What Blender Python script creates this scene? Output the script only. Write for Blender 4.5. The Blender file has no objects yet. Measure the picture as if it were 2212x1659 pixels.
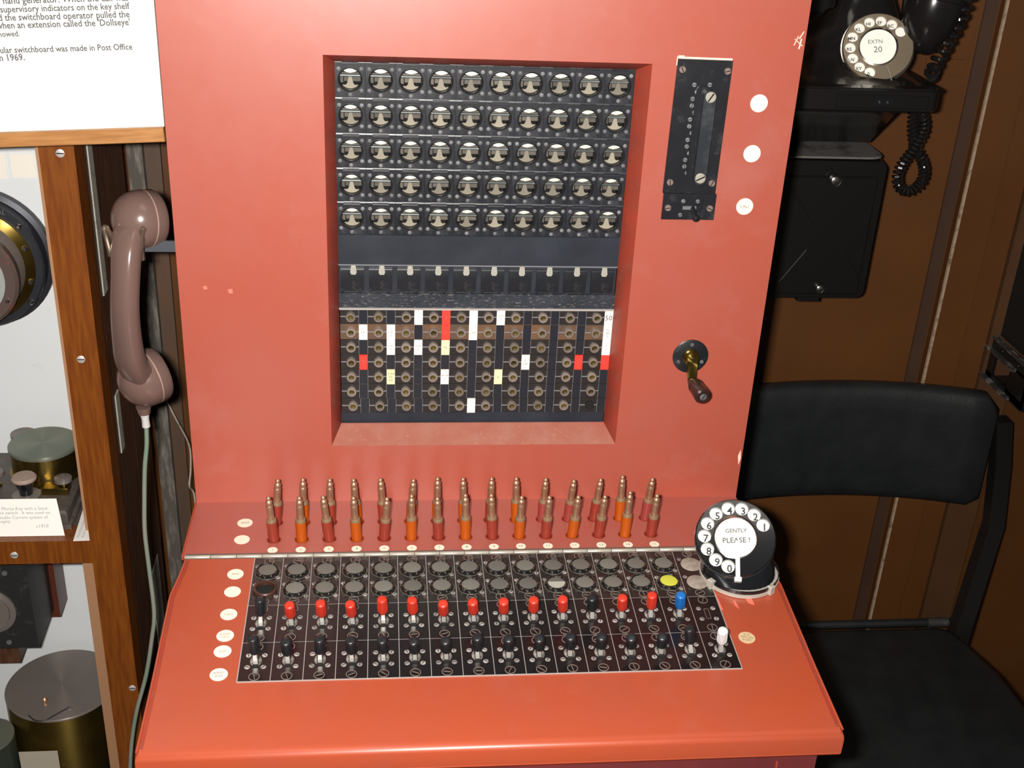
import bpy, math, random
from mathutils import Matrix, Vector
random.seed(7)
R_ = math.radians; PI = math.pi
sc = bpy.context.scene; COL = sc.collection
# ------------------------------------------------------------------ camera, light, exposure
ZS = 0.82                                     # height of the plug shelf above the floor
F, PITCH, YAW, ROLL = 2602.3, 0.4644, 0.1195, 0.0525
CAM = Vector((-0.0906, -1.0385, 0.6554))      # relative to the shelf level
FW = Vector((math.sin(YAW)*math.cos(PITCH), math.cos(YAW)*math.cos(PITCH), -math.sin(PITCH)))
_r = FW.cross(Vector((0, 0, 1))).normalized(); _u = _r.cross(FW)
RT = math.cos(ROLL)*_r + math.sin(ROLL)*_u; UP = -math.sin(ROLL)*_r + math.cos(ROLL)*_u
cd = bpy.data.cameras.new('camera'); cam = bpy.data.objects.new('camera', cd); COL.objects.link(cam)
cd.sensor_fit = 'HORIZONTAL'; cd.sensor_width = 36; cd.lens = 36*F/2212; cd.clip_start = 0.02
m3 = Matrix((RT, UP, -FW)).transposed()
cam.matrix_world = Matrix.Translation(CAM+Vector((0, 0, ZS))) @ m3.to_4x4()
sc.camera = cam
vs = sc.view_settings
vs.view_transform = 'Standard'; vs.look = 'None'; vs.gamma = 1; vs.use_curve_mapping = False; vs.exposure = 0.0
w = bpy.data.worlds.new('dim_room'); sc.world = w; w.use_nodes = True
w.node_tree.nodes['Background'].inputs[0].default_value = (1.0, 0.93, 0.86, 1)
w.node_tree.nodes['Background'].inputs[1].default_value = 0.045
# the camera's flash, a few centimetres left of the lens
ld = bpy.data.lights.new('camera_flash', 'AREA'); ld.shape = 'RECTANGLE'; ld.size = 0.034; ld.size_y = 0.018
ld.energy = 23.5; ld.color = (1.0, 0.95, 0.90)
fl = bpy.data.objects.new('camera_flash', ld); COL.objects.link(fl)
fl.matrix_world = Matrix.Translation(CAM+Vector((0, 0, ZS))-RT*0.042+UP*0.012+FW*0.01) @ m3.to_4x4()
# weak ceiling lamp of the room
l2 = bpy.data.lights.new('ceiling_lamp', 'AREA'); l2.size = 0.6; l2.energy = 2.5; l2.color = (1, 0.9, 0.78)
lo = bpy.data.objects.new('ceiling_lamp', l2); COL.objects.link(lo); lo.location = (0.1, -0.5, 2.35)

def ray(x, y): return FW + RT*((x-1106)/F) - UP*((y-829.5)/F)
def atY(x, y, Y): d = ray(x, y); return CAM + d*((Y-CAM.y)/d.y)
def atZ(x, y, Z): d = ray(x, y); return CAM + d*((Z-CAM.z)/d.z)
TK = 0.0511; D0 = 0.0946; CK, SK = math.cos(TK), math.sin(TK)
KF = Matrix.Translation((0, -D0, 0)) @ Matrix.Rotation(TK, 4, 'X')     # key shelf frame: x, -v, height
def atK(x, y):
    n = Vector((0, -SK, CK)); d = ray(x, y); P = CAM + d*((Vector((0, -D0, 0))-CAM).dot(n)/d.dot(n))
    return P.x, (-D0-P.y)/CK
def tip_point(px, py, B, L):                   # point of the picture ray that lies L from B, the upright solution
    d = ray(px, py).normalized(); o = CAM-B; b = o.dot(d); c = o.dot(o)-L*L; D = b*b-c
    return CAM + d*(-b-math.sqrt(D) if D > 0 else -b)

# ------------------------------------------------------------------ materials
MATS = {}
def mat(name, col, rough=0.5, metal=0.0, var=None, vs_=40, vf=0.5, bump=0.0, bs=400, spec=0.5, coat=0.0, rnd=0.0, dust=None, stretch=None, rv=0.0):
    if name in MATS: return MATS[name]
    m = bpy.data.materials.new(name); m.use_nodes = True; nt = m.node_tree; b = nt.nodes['Principled BSDF']; N = nt.nodes.new; L = nt.links.new
    b.inputs['Base Color'].default_value = (*col, 1); b.inputs['Roughness'].default_value = rough
    b.inputs['Metallic'].default_value = metal; b.inputs['Specular IOR Level'].default_value = spec; b.inputs['Coat Weight'].default_value = coat
    if var or bump or dust or rv:
        tc = N('ShaderNodeTexCoord'); mp = N('ShaderNodeMapping'); L(tc.outputs['Object'], mp.inputs[0])
        if stretch: mp.inputs['Scale'].default_value = stretch
        out = None
    if var:
        n = N('ShaderNodeTexNoise'); n.inputs['Scale'].default_value = vs_; n.inputs['Detail'].default_value = 6; L(mp.outputs[0], n.inputs['Vector'])
        rp = N('ShaderNodeValToRGB'); rp.color_ramp.elements[0].position = vf-.17; rp.color_ramp.elements[1].position = vf+.17
        rp.color_ramp.elements[0].color = (*col, 1); rp.color_ramp.elements[1].color = (*var, 1)
        L(n.outputs['Fac'], rp.inputs[0]); out = rp.outputs[0]; L(out, b.inputs['Base Color'])
    if dust:                                   # (colour, scale, threshold)
        n = N('ShaderNodeTexNoise'); n.inputs['Scale'].default_value = dust[1]; n.inputs['Detail'].default_value = 9; n.inputs['Roughness'].default_value = .7; L(mp.outputs[0], n.inputs['Vector'])
        rp = N('ShaderNodeValToRGB'); rp.color_ramp.elements[0].position = dust[2]; rp.color_ramp.elements[1].position = min(1, dust[2]+.2); L(n.outputs['Fac'], rp.inputs[0])
        mx = N('ShaderNodeMix'); mx.data_type = 'RGBA'; mx.inputs[6].default_value = (*col, 1)
        if out: L(out, mx.inputs[6])
        mx.inputs[7].default_value = (*dust[0], 1); L(rp.outputs[0], mx.inputs[0]); L(mx.outputs[2], b.inputs['Base Color']); out = mx.outputs[2]
    if rv:
        n = N('ShaderNodeTexNoise'); n.inputs['Scale'].default_value = 60; n.inputs['Detail'].default_value = 5; L(mp.outputs[0], n.inputs['Vector'])
        mr = N('ShaderNodeMapRange'); mr.inputs[3].default_value = rough-rv; mr.inputs[4].default_value = rough+rv; L(n.outputs['Fac'], mr.inputs[0]); L(mr.outputs[0], b.inputs['Roughness'])
    if rnd:
        oi = N('ShaderNodeObjectInfo'); hs = N('ShaderNodeHueSaturation'); mr = N('ShaderNodeMapRange')
        mr.inputs[3].default_value = 1-rnd; mr.inputs[4].default_value = 1+rnd*.6; L(oi.outputs['Random'], mr.inputs[0]); L(mr.outputs[0], hs.inputs['Value'])
        hs.inputs['Color'].default_value = (*col, 1)
        if var or dust: L(out, hs.inputs['Color'])
        L(hs.outputs[0], b.inputs['Base Color'])
    if bump:
        n = N('ShaderNodeTexNoise'); n.inputs['Scale'].default_value = bs; n.inputs['Detail'].default_value = 3; L(mp.outputs[0], n.inputs['Vector'])
        bp = N('ShaderNodeBump'); bp.inputs['Strength'].default_value = bump; bp.inputs['Distance'].default_value = 0.001; L(n.outputs['Fac'], bp.inputs['Height']); L(bp.outputs[0], b.inputs['Normal'])
    MATS[name] = m; return m
RED = mat('red_paint', (0.40, 0.066, 0.023), 0.40, var=(0.375, 0.068, 0.032), vs_=14, bump=0.05, bs=1500, dust=((0.38, .090, .055), 9, .58), rv=.03, spec=.8)
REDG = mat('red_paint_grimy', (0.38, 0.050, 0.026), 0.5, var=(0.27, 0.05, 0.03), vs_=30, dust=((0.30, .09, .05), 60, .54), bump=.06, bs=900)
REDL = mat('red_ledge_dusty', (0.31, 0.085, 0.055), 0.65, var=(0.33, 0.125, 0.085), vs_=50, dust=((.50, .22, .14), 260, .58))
CHIP = mat('chipped_paint', (0.80, 0.62, 0.52), 0.7)
CHIPR = mat('chipped_red', (0.75, 0.18, 0.12), 0.6)
MAROON = mat('maroon_paint', (0.16, 0.028, 0.03), 0.45, var=(.12, .022, .024), vs_=20)
BLK = mat('black_enamel', (0.012, 0.013, 0.016), 0.33, rv=.08, dust=((.05, .052, .055), 55, .56))
EYB = mat('black_bakelite', (0.013, 0.015, 0.020), 0.36, rv=.1, dust=((.065, .068, .075), 40, .53), rnd=.3)
BLKK = mat('black_key_plate', (0.008, 0.007, 0.0075), 0.25, rv=.08, dust=((.028, .025, .024), 90, .58))
BLKP = mat('lamp_plate_black', (0.016, 0.014, 0.013), 0.3, rv=.08, dust=((.16, .14, .12), 70, .53))
BLU = mat('blue_black_strip', (0.014, 0.018, 0.026), 0.40, rv=.06, var=(.024, .029, .040), vs_=25)
BLUD = mat('blue_black_dusty', (0.014, 0.018, 0.026), 0.45, var=(.028, .033, .044), vs_=25, dust=((.24, .23, .21), 170, .54), stretch=(1, 1, 3))
VOID = mat('dark_hollow', (0.004, 0.004, 0.004), 0.9)
SILV = mat('nickel', (0.62, 0.60, 0.56), 0.28, 1.0)
LEVER = mat('bright_lever', (0.90, 0.88, 0.82), 0.35, .6)
DULL = mat('dull_screw', (0.15, 0.155, 0.16), 0.6, 0, rnd=.35)
DULLK = mat('key_screw', (0.30, 0.28, 0.26), 0.55, 0, rnd=.35)
RIM = mat('worn_rim', (0.22, 0.165, 0.14), 0.5, .2)
SEAM = mat('seam_metal', (0.36, 0.33, 0.31), 0.5)
ROLL_ = mat('grey_roller', (0.15, 0.165, 0.17), 0.35, .3, rnd=.4)
BEIGE = mat('beige_flag', (0.34, 0.305, 0.245), 0.6, rnd=.35, dust=((.36, .24, .12), 200, .6))
MIDG = mat('grey_coil_frame', (0.13, 0.115, 0.10), 0.5, rnd=.4)
WHT = mat('white_celluloid', (0.85, 0.86, 0.78), 0.5)
PAPER = mat('white_paper', (0.86, 0.82, 0.72), 0.8)
IVORY = mat('ivory_sticker', (0.93, 0.80, 0.64), 0.7)
IVORY2 = mat('aged_sticker', (0.62, 0.46, 0.26), 0.7, dust=((.55, .42, .2), 300, .5))
YEL = mat('yellowed_paper', (0.78, 0.72, 0.42), 0.7)
REDT = mat('red_tag', (0.75, 0.045, 0.03), 0.5)
INK = mat('faint_ink', (0.11, 0.11, 0.11), 0.8)
INKR = mat('faint_red_ink', (0.55, 0.20, 0.15), 0.8)
INKB = mat('black_ink', (0.03, 0.03, 0.03), 0.7)
JRING = mat('jack_ring', (0.40, 0.34, 0.30), 0.38, .6, rnd=.25)
JIN = mat('jack_bore', (0.10, 0.075, 0.015), 0.4, .6, rnd=.6)
JBLK = mat('jack_strip_black', (0.022, 0.019, 0.018), 0.35, rv=.06)
JBRN = mat('jack_strip_brown', (0.085, 0.060, 0.045), 0.4, var=(.15, .075, .035), vs_=60)
CLR = mat('dull_clear_holder', (0.020, 0.022, 0.028), 0.25)
EDGE = mat('holder_edge', (0.20, 0.20, 0.21), 0.4)
BRASS = mat('plug_brass', (0.62, 0.37, 0.23), 0.42, .75, var=(.42, .24, .15), vs_=150)
COLLAR = mat('plug_collar', (0.27, 0.18, 0.10), 0.5, .3)
SLR = mat('red_sleeve', (0.25, 0.034, 0.020), 0.28)
SLO = mat('orange_sleeve', (0.40, 0.072, 0.004), 0.28)
SLP = mat('pink_red_sleeve', (0.28, 0.045, 0.036), 0.28)
HINGE = mat('hinge_metal', (0.46, 0.44, 0.37), 0.35, .25, dust=((.25, .2, .15), 120, .6))
KRED = mat('red_knob', (0.52, 0.036, 0.018), 0.35); KREDT = KRED
KBLK = mat('black_knob', (0.012, 0.014, 0.017), 0.35)
KBLU = mat('blue_knob', (0.01, 0.13, 0.42), 0.35)
KWHT = mat('white_knob', (0.66, 0.66, 0.68), 0.4)
LENS = mat('grey_lens', (0.145, 0.143, 0.125), 0.45, rnd=.22)
LENSB = mat('lens_bright', (0.40, 0.39, 0.34), 0.5)
LYEL = mat('yellow_lens', (0.55, 0.58, 0.06), 0.4)
LCAP = mat('worn_black_ring', (0.010, 0.010, 0.010), 0.16, dust=((.50, .45, .32), 420, .55), coat=.3)
DUSTY = mat('dusty_blank', (0.36, 0.31, 0.26), 0.7, var=(.24, .20, .165), vs_=160)
DBLK = mat('dial_black', (0.008, 0.009, 0.011), 0.12, coat=.5)
CHROME = mat('chrome', (0.75, 0.73, 0.68), 0.16, 1.0)
STOPM = mat('finger_stop', (0.86, 0.85, 0.82), 0.4, .3)
DWHT = mat('dial_white', (0.90, 0.88, 0.80), 0.5)
DLBL = mat('dial_label', (0.95, 0.93, 0.84), 0.6)
CLIPM = mat('zinc_clip', (0.52, 0.48, 0.42), 0.5, .3)
GREYP = mat('grey_brown_plastic', (0.150, 0.092, 0.078), 0.22, bump=.02, bs=900)
GREYE = mat('plastic_seam', (0.36, 0.24, 0.19), 0.4)
RELIEF = mat('white_rubber', (0.55, 0.54, 0.53), 0.6)
GCORD = mat('green_cord', (0.16, 0.24, 0.17), 0.3, var=(.27, .25, .22), vs_=20)
HOOK = mat('hook_metal', (0.45, 0.36, 0.27), 0.3, .9)
BRKT = mat('bracket_steel', (0.20, 0.22, 0.25), 0.35, .8, dust=((.4, .38, .33), 90, .55))
OAK = mat('light_oak', (0.42, 0.20, 0.065), 0.45, var=(.30, .125, .032), vs_=7, stretch=(4, 40, 40), bump=.1, bs=60)
WOOD = mat('mahogany', (0.20, 0.058, 0.006), 0.36, var=(.135, .033, .005), vs_=10, stretch=(30, 30, 2.5), bump=.05, bs=80)
WOODD = mat('dark_wood', (0.110, 0.045, 0.020), 0.5, var=(.045, .018, .01), vs_=12, stretch=(20, 20, 2))
TAN = mat('tan_bead', (0.36, 0.19, 0.10), 0.5)
WHTB = mat('white_backing', (0.72, 0.75, 0.76), 0.7, dust=((.50, .51, .50), 18, .64))
SIGNW = mat('sign_white', (0.90, 0.88, 0.82), 0.5)
BRN = mat('brown_wall_paint', (0.105, 0.038, 0.008), 0.45, var=(.080, .028, .006), vs_=5, bump=.04, bs=300, dust=((.070, .036, .018), 12, .62))
BRNG = mat('brown_dusty_paint', (0.10, 0.050, 0.024), 0.6, var=(.075, .048, .034), vs_=14, stretch=(6, 6, 1))
EDGEW = mat('mottled_pale_edge', (0.36, 0.26, 0.18), 0.6, dust=((.10, .05, .02), 70, .50))
DUSTB = mat('dusty_grey_board', (0.085, 0.075, 0.062), 0.9, dust=((.21, .19, .165), 45, .47), stretch=(3, 3, .6))
PALE = mat('pale_paint_strip', (0.34, 0.33, 0.28), 0.7, dust=((.10, .07, .05), 60, .54))
ORG = mat('bare_orange_edge', (0.30, 0.10, 0.02), 0.6)
LEATH = mat('black_vinyl', (0.0095, 0.011, 0.012), 0.42, bump=.22, bs=260, var=(.014, .016, .017), vs_=30)
CHFR = mat('black_chair_frame', (0.009, 0.0085, 0.0085), 0.35)
PHB = mat('phone_black', (0.010, 0.009, 0.009), 0.18, coat=.2)
BOXB = mat('box_black', (0.007, 0.0065, 0.0065), 0.3)
GRYT = mat('grey_dusty_top', (0.15, 0.14, 0.13), 0.5, dust=((.03, .03, .03), 30, .5))
PHST = mat('dial_steel', (0.27, 0.22, 0.16), 0.34, .85)
GRNM = mat('green_grey_metal', (0.17, 0.20, 0.16), 0.38, .4, var=(.20, .20, .15), vs_=20)
BRS = mat('aged_brass', (0.30, 0.21, 0.045), 0.30, .95, var=(.16, .11, .03), vs_=12)
BRZ = mat('dark_bronze', (0.20, 0.17, 0.15), 0.42, .25, var=(.20, .17, .155), vs_=16)
BRSD = mat('dark_brass_side', (0.045, 0.030, 0.008), 0.26, .9)
IRON = mat('dark_iron', (0.045, 0.048, 0.055), 0.42, .4, var=(.03, .032, .04), vs_=16)
MOTT = mat('mottled_ring', (0.09, 0.06, 0.05), 0.5, dust=((.33, .05, .03), 45, .52))
GWHT = mat('grey_white_ring', (0.33, 0.35, 0.34), 0.6)
KEYB = mat('dark_base_board', (0.075, 0.062, 0.055), 0.5, dust=((.13, .11, .095), 30, .5))
FLOORM = mat('dark_floor', (0.05, 0.03, 0.02), 0.7)
for _m, _a in ((BRS, .85), (BRZ, .8), (GRNM, .8)):
    _b = _m.node_tree.nodes['Principled BSDF']; _t = _m.node_tree.nodes.new('ShaderNodeTangent'); _t.direction_type = 'RADIAL'; _t.axis = 'Z'
    _b.inputs['Anisotropic'].default_value = _a; _b.inputs['Anisotropic Rotation'].default_value = .25; _m.node_tree.links.new(_t.outputs[0], _b.inputs['Tangent'])
def glassmat():
    m = bpy.data.materials.new('clear_window'); m.use_nodes = True; nt = m.node_tree; nt.nodes.clear()
    o = nt.nodes.new('ShaderNodeOutputMaterial'); mx = nt.nodes.new('ShaderNodeMixShader'); t = nt.nodes.new('ShaderNodeBsdfTransparent'); g = nt.nodes.new('ShaderNodeBsdfGlossy')
    g.inputs['Roughness'].default_value = .05; t.inputs[0].default_value = (.97, .97, .96, 1); mx.inputs[0].default_value = .05
    nt.links.new(t.outputs[0], mx.inputs[1]); nt.links.new(g.outputs[0], mx.inputs[2]); nt.links.new(mx.outputs[0], o.inputs[0]); return m
GLASS = glassmat()

# ------------------------------------------------------------------ mesh builder
class MB:
    def __init__(s): s.v = []; s.f = []; s.T = None
    def add(s, vs, fs, T=None):
        b = len(s.v)
        for p in vs:
            p = Vector(p)
            if T is not None: p = T @ p
            if s.T is not None: p = s.T @ p
            s.v.append(p)
        s.f += [tuple(i+b for i in f) for f in fs]; return s
    def box(s, x0, x1, y0, y1, z0, z1, T=None):
        v = [(x, y, z) for x in (x0, x1) for y in (y0, y1) for z in (z0, z1)]
        return s.add(v, [(0, 1, 3, 2), (4, 6, 7, 5), (0, 4, 5, 1), (2, 3, 7, 6), (0, 2, 6, 4), (1, 5, 7, 3)], T)
    def cbox(s, x0, x1, y0, y1, z0, z1, c, T=None, ax='z'):     # chamfered-top box (towards +z of its frame)
        v = []
        for z, k in ((z0, 0), (z1-c, 0), (z1, c)): v += [(x0+k, y0+k, z), (x1-k, y0+k, z), (x1-k, y1-k, z), (x0+k, y1-k, z)]
        f = [(3, 2, 1, 0), (8, 9, 10, 11)]
        for a in (0, 4):
            for i in range(4): j = (i+1) % 4; f.append((a+i, a+j, a+4+j, a+4+i))
        return s.add(v, f, T)
    def lathe(s, prof, n=24, T=None, cap0=True, cap1=True):      # prof: (r, z) about local z
        v = []; f = []
        for r, z in prof:
            for i in range(n): a = 2*PI*i/n; v.append((r*math.cos(a), r*math.sin(a), z))
        for k in range(len(prof)-1):
            for i in range(n): j = (i+1) % n; f.append((k*n+i, k*n+j, (k+1)*n+j, (k+1)*n+i))
        if cap0: f.append(tuple(range(n-1, -1, -1)))
        if cap1: f.append(tuple(range((len(prof)-1)*n, len(prof)*n)))
        return s.add(v, f, T)
    def prism(s, poly, z0, z1, T=None):
        n = len(poly); v = [(x, y, z0) for x, y in poly]+[(x, y, z1) for x, y in poly]
        f = [tuple(range(n-1, -1, -1)), tuple(range(n, 2*n))]+[(i, (i+1) % n, n+(i+1) % n, n+i) for i in range(n)]
        return s.add(v, f, T)
    def loft(s, rings, cap=True, T=None):
        n = len(rings[0]); v = [p for r in rings for p in r]; f = []
        for k in range(len(rings)-1):
            for i in range(n): j = (i+1) % n; f.append((k*n+i, k*n+j, (k+1)*n+j, (k+1)*n+i))
        if cap: f += [tuple(range(n-1, -1, -1)), tuple(range((len(rings)-1)*n, len(rings)*n))]
        return s.add(v, f, T)
    def tube(s, path, r, n=8, T=None, sx=1.0):
        path = [Vector(p) for p in path]; rings = []; up = Vector((0, 0, 1)); prev = None
        for i, p in enumerate(path):
            t = (path[min(i+1, len(path)-1)]-path[max(i-1, 0)]).normalized()
            if prev is None: a = t.orthogonal().normalized()
            else: a = (prev-t*prev.dot(t)).normalized()
            prev = a; b = t.cross(a); rr = r[i] if isinstance(r, (list, tuple)) else r
            rings.append([p+a*(rr*math.cos(2*PI*k/n))+b*(rr*sx*math.sin(2*PI*k/n)) for k in range(n)])
        return s.loft(rings, True, T)
    def holeplate(s, x0, x1, y0, y1, cx, cy, r, z, th, n=24, T=None):   # plate in xy with a round hole, top at z
        def edge(a):
            dx, dy = math.cos(a), math.sin(a); t = 1e9
            if dx > 1e-9: t = min(t, (x1-cx)/dx)
            if dx < -1e-9: t = min(t, (x0-cx)/dx)
            if dy > 1e-9: t = min(t, (y1-cy)/dy)
            if dy < -1e-9: t = min(t, (y0-cy)/dy)
            return cx+dx*t, cy+dy*t
        an = sorted([2*PI*i/n for i in range(n)]+[math.atan2(yy-cy, xx-cx) % (2*PI) for xx in (x0, x1) for yy in (y0, y1)])
        N = len(an); v = []
        for a in an: ex, ey = edge(a); hx, hy = cx+r*math.cos(a), cy+r*math.sin(a); v += [(ex, ey, z-th), (ex, ey, z), (hx, hy, z), (hx, hy, z-th)]
        f = []
        for i in range(N):
            j = (i+1) % N
            for k in range(4): l = (k+1) % 4; f.append((4*i+k, 4*i+l, 4*j+l, 4*j+k)[::-1])
        return s.add(v, f, T)
    def mesh(s, name, mt, ang=38):
        me = bpy.data.meshes.new(name); me.from_pydata([tuple(p) for p in s.v], [], s.f); me.materials.append(mt)
        import bmesh
        bm = bmesh.new(); bm.from_mesh(me); bmesh.ops.recalc_face_normals(bm, faces=bm.faces); bm.to_mesh(me); bm.free()
        me.polygons.foreach_set('use_smooth', [True]*len(me.polygons)); me.set_sharp_from_angle(angle=R_(ang)); me.update(); return me

WM = {}
ZT = Matrix.Translation((0, 0, ZS))
def thing(name, loc, label, cat, group=None, frame=None, kind=None):
    o = bpy.data.objects.new(name, None); COL.objects.link(o); o.empty_display_size = .02
    M = ZT @ (frame if frame is not None else Matrix.Translation(loc)); o.matrix_world = M; WM[o.name] = M
    if label: o['label'] = label
    if cat: o['category'] = cat
    if group: o['group'] = group
    if kind: o['kind'] = kind
    return o
def link(name, me, parent, M):
    o = bpy.data.objects.new(name, me); COL.objects.link(o); WM[o.name] = M
    if parent is not None: o.parent = parent; o.matrix_local = WM[parent.name].inverted() @ M
    else: o.matrix_world = M
    return o
def part(name, mb, mt, parent=None, frame=None, label=None, kind=None, ang=38):
    """one mesh object; mb in shelf-relative world coordinates, or in 'frame' coordinates when a frame is given"""
    if frame is None:
        c = sum(mb.v, Vector())/len(mb.v); lo = Vector([min(p[i] for p in mb.v) for i in range(3)]); hi = Vector([max(p[i] for p in mb.v) for i in range(3)]); c = (lo+hi)/2
        mb.v = [p-c for p in mb.v]; frame = Matrix.Translation(c)
    o = link(name, mb.mesh(name, mt, ang), parent, ZT @ frame)
    if label: o['label'] = label
    if kind: o['kind'] = kind
    return o
def inst(name, me, parent, frame, label=None): 
    o = link(name, me, parent, ZT @ frame)
    if label: o['label'] = label
    return o
def tag(o, label, cat, group=None):
    o['label'] = label; o['category'] = cat
    if group: o['group'] = group
    return o
TRN = Matrix.Translation
def axisM(loc, z, x=None):                      # frame with local z along z
    z = Vector(z).normalized(); xx = Vector(x) if x is not None else (Vector((1, 0, 0)) if abs(z.x) < .95 else Vector((0, 0, 1)))
    xx = (xx-z*xx.dot(z)).normalized(); y = z.cross(xx)
    return TRN(loc) @ Matrix((xx, y, z)).transposed().to_4x4()
FACE = Matrix.Rotation(PI/2, 4, 'X')            # local (x, y up, z towards the viewer) on the vertical front
def faceM(x, z, y=0.0): return TRN((x, y, z)) @ FACE
def keyM(x, v, h=0.0): return KF @ TRN((x, -v, h))
_txt = {}
def text_mesh(s, mt, size=None, width=None, align='CENTER', bold=0.0, space=1.0):
    cu = bpy.data.curves.new('lettering', 'FONT'); cu.body = s; cu.size = 1; cu.align_x = align; cu.offset = bold; cu.space_character = space; cu.resolution_u = 2
    cu.align_y = 'BOTTOM_BASELINE' if align == 'LEFT' else 'CENTER'
    ob = bpy.data.objects.new('lettering', cu); COL.objects.link(ob); bpy.context.view_layer.update()
    me = bpy.data.meshes.new_from_object(ob); bpy.data.objects.remove(ob); bpy.data.curves.remove(cu)
    xs = [v.co.x for v in me.vertices]; k = size if size else width/(max(xs)-min(xs)); x0 = min(xs) if align == 'LEFT' else (max(xs)+min(xs))/2
    for v in me.vertices: v.co.x = (v.co.x-x0)*k; v.co.y *= (size or k); v.co.z = 0
    me.materials.clear(); me.materials.append(mt); return me, k
def lettering(s, mt, parent, frame, size=None, width=None, **k):
    if not s: return None
    key = (s, mt.name, size, width, tuple(sorted(k.items())))
    if key not in _txt: _txt[key] = text_mesh(s, mt, size, width, **k)[0]
    return inst('lettering', _txt[key], parent, frame)
def rrect(x0, x1, y0, y1, r, n=5):
    p = []
    for cx, cy, a0 in ((x1-r, y1-r, 0), (x0+r, y1-r, 90), (x0+r, y0+r, 180), (x1-r, y0+r, 270)):
        for i in range(n+1): a = R_(a0+90*i/n); p.append((cx+r*math.cos(a), cy+r*math.sin(a)))
    return p
def smoothpath(pts, k=6):
    pts = [Vector(p) for p in pts]; out = []
    for i in range(len(pts)-1):
        p0 = pts[max(i-1, 0)]; p1 = pts[i]; p2 = pts[i+1]; p3 = pts[min(i+2, len(pts)-1)]
        for j in range(k):
            t = j/k; out.append(0.5*((2*p1)+(p2-p0)*t+(2*p0-5*p1+4*p2-p3)*t*t+(3*p1-p0-3*p2+p3)*t**3))
    return out+[pts[-1]]
def helix(path, turns, R, r, n=12):
    path = smoothpath(path, 12); L = [0]
    for a, b in zip(path, path[1:]): L.append(L[-1]+(b-a).length)
    out = []; prev = None; N = int(turns*n)
    for i in range(N+1):
        s = L[-1]*i/N; k = 0
        while k < len(L)-2 and L[k+1] < s: k += 1
        t = (s-L[k])/max(L[k+1]-L[k], 1e-9); p = path[k].lerp(path[k+1], t); d = (path[k+1]-path[k]).normalized()
        a = d.orthogonal().normalized() if prev is None else (prev-d*prev.dot(d)).normalized(); prev = a; b = d.cross(a); th = 2*PI*i/n
        out.append(p+a*(R*math.cos(th))+b*(R*math.sin(th)))
    return MB().tube(out, r, 6)

# ------------------------------------------------------------------ setting
def struct(name, mb, mt, parent=None):
    o = part(name, mb, mt, parent)
    if parent is None: o['kind'] = 'structure'
    return o
WY = 0.40
struct('floor', MB().box(-2.0, 2.2, -2.4, WY+.04, -ZS-.04, -ZS), FLOORM)
struct('wall_back', MB().box(-2.0, 2.2, WY, WY+.04, -ZS, 1.3), BRN)
# vertical boards and mouldings right of the telephone
bx = (atY(2087, 300, WY).x, atY(1933, 1070, WY).x); bxm = sum(bx)/2
struct('trim_1', MB().box(bxm-.019, bxm-.003, WY-.004, WY, -ZS, 1.3), mat('shadow_strip_brown', (.055, .028, .015), .5, var=(.045, .022, .014), vs_=9))  # dark colour stands in for the shadow beside the pale edge
struct('trim_2', MB().box(bxm, bxm+.0032, WY-.0165, WY-.0125, -ZS, 1.3), EDGEW)  # thin pale strip, mottled with brown
struct('trim_3', MB().box(bxm+.0004, bxm+.046, WY-.0155, WY, -ZS, 1.3), BRN)
struct('trim_4', MB().box(bxm+.049, bxm+.082, WY-.009, WY, -ZS, 1.3), BRN)
struct('trim_5', MB().box(bxm+.084, bxm+.13, WY-.014, WY, -ZS, 1.3), mat('dull_brown_paint', (.085, .038, .013), .5, var=(.065, .028, .012), vs_=6))  # last board, a slightly duller brown than the wall
# left: dusty board on the wall
lx = atY(282, 350, WY-.02).x; lx2 = atY(368, 1150, WY-.02).x
struct('trim_6', MB().add([(lx-.004, WY-.02, .35), (lx+.014, WY-.02, .35), (lx+.014, WY, .35), (lx-.004, WY, .35)] +
                          [(lx2-.004, WY-.02, -ZS), (lx2+.014, WY-.02, -ZS), (lx2+.014, WY, -ZS), (lx2-.004, WY, -ZS)],
                          [(0, 1, 2, 3), (7, 6, 5, 4), (0, 4, 5, 1), (1, 5, 6, 2), (2, 6, 7, 3), (3, 7, 4, 0)]), DUSTB)
lx = atY(330, 600, WY-.008).x
struct('trim_7', MB().box(lx, lx+.022, WY-.008, WY, -ZS, 1.3), BRNG)
lx = atY(262, 450, WY-.02).x
struct('trim_8', MB().box(lx-.002, lx+.006, WY-.03, WY, -.3, 1.3), ORG)

# ------------------------------------------------------------------ SWITCHBOARD
SB = thing('telephone_switchboard', (0, 0, -ZS), 'large red cord telephone switchboard with black key shelf and jack field', 'switchboard')
W = 0.2747; HX0, HX1, HZ0, HZ1 = -.1405, .1415, .0640, .4416; TOPZ = .60
m = MB()
for a in ((-W, HX0, 0, TOPZ), (HX1, W, 0, TOPZ), (HX0, HX1, HZ1, TOPZ), (HX0, HX1, 0, HZ0)): m.box(a[0], a[1], 0, .004, a[2], a[3])
part('front_panel', m, mat('red_front_paint', (0.385, 0.078, 0.046), 0.37, var=(0.38, 0.088, 0.060), vs_=9, bump=0.05, bs=1500, dust=((0.40, .115, .088), 7, .55), rv=.03, spec=1.0), SB)
part('side_panel', MB().box(-W, -W+.004, .004, .33, -.0, TOPZ), RED, SB)
part('side_panel', MB().box(W-.004, W, .004, .33, -.0, TOPZ), RED, SB)
part('top_panel', MB().box(-W, W, .0, .33, TOPZ, TOPZ+.004), RED, SB)
part('back_panel', MB().box(-W, W, .33, .334, -.04, TOPZ), RED, SB)
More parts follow.
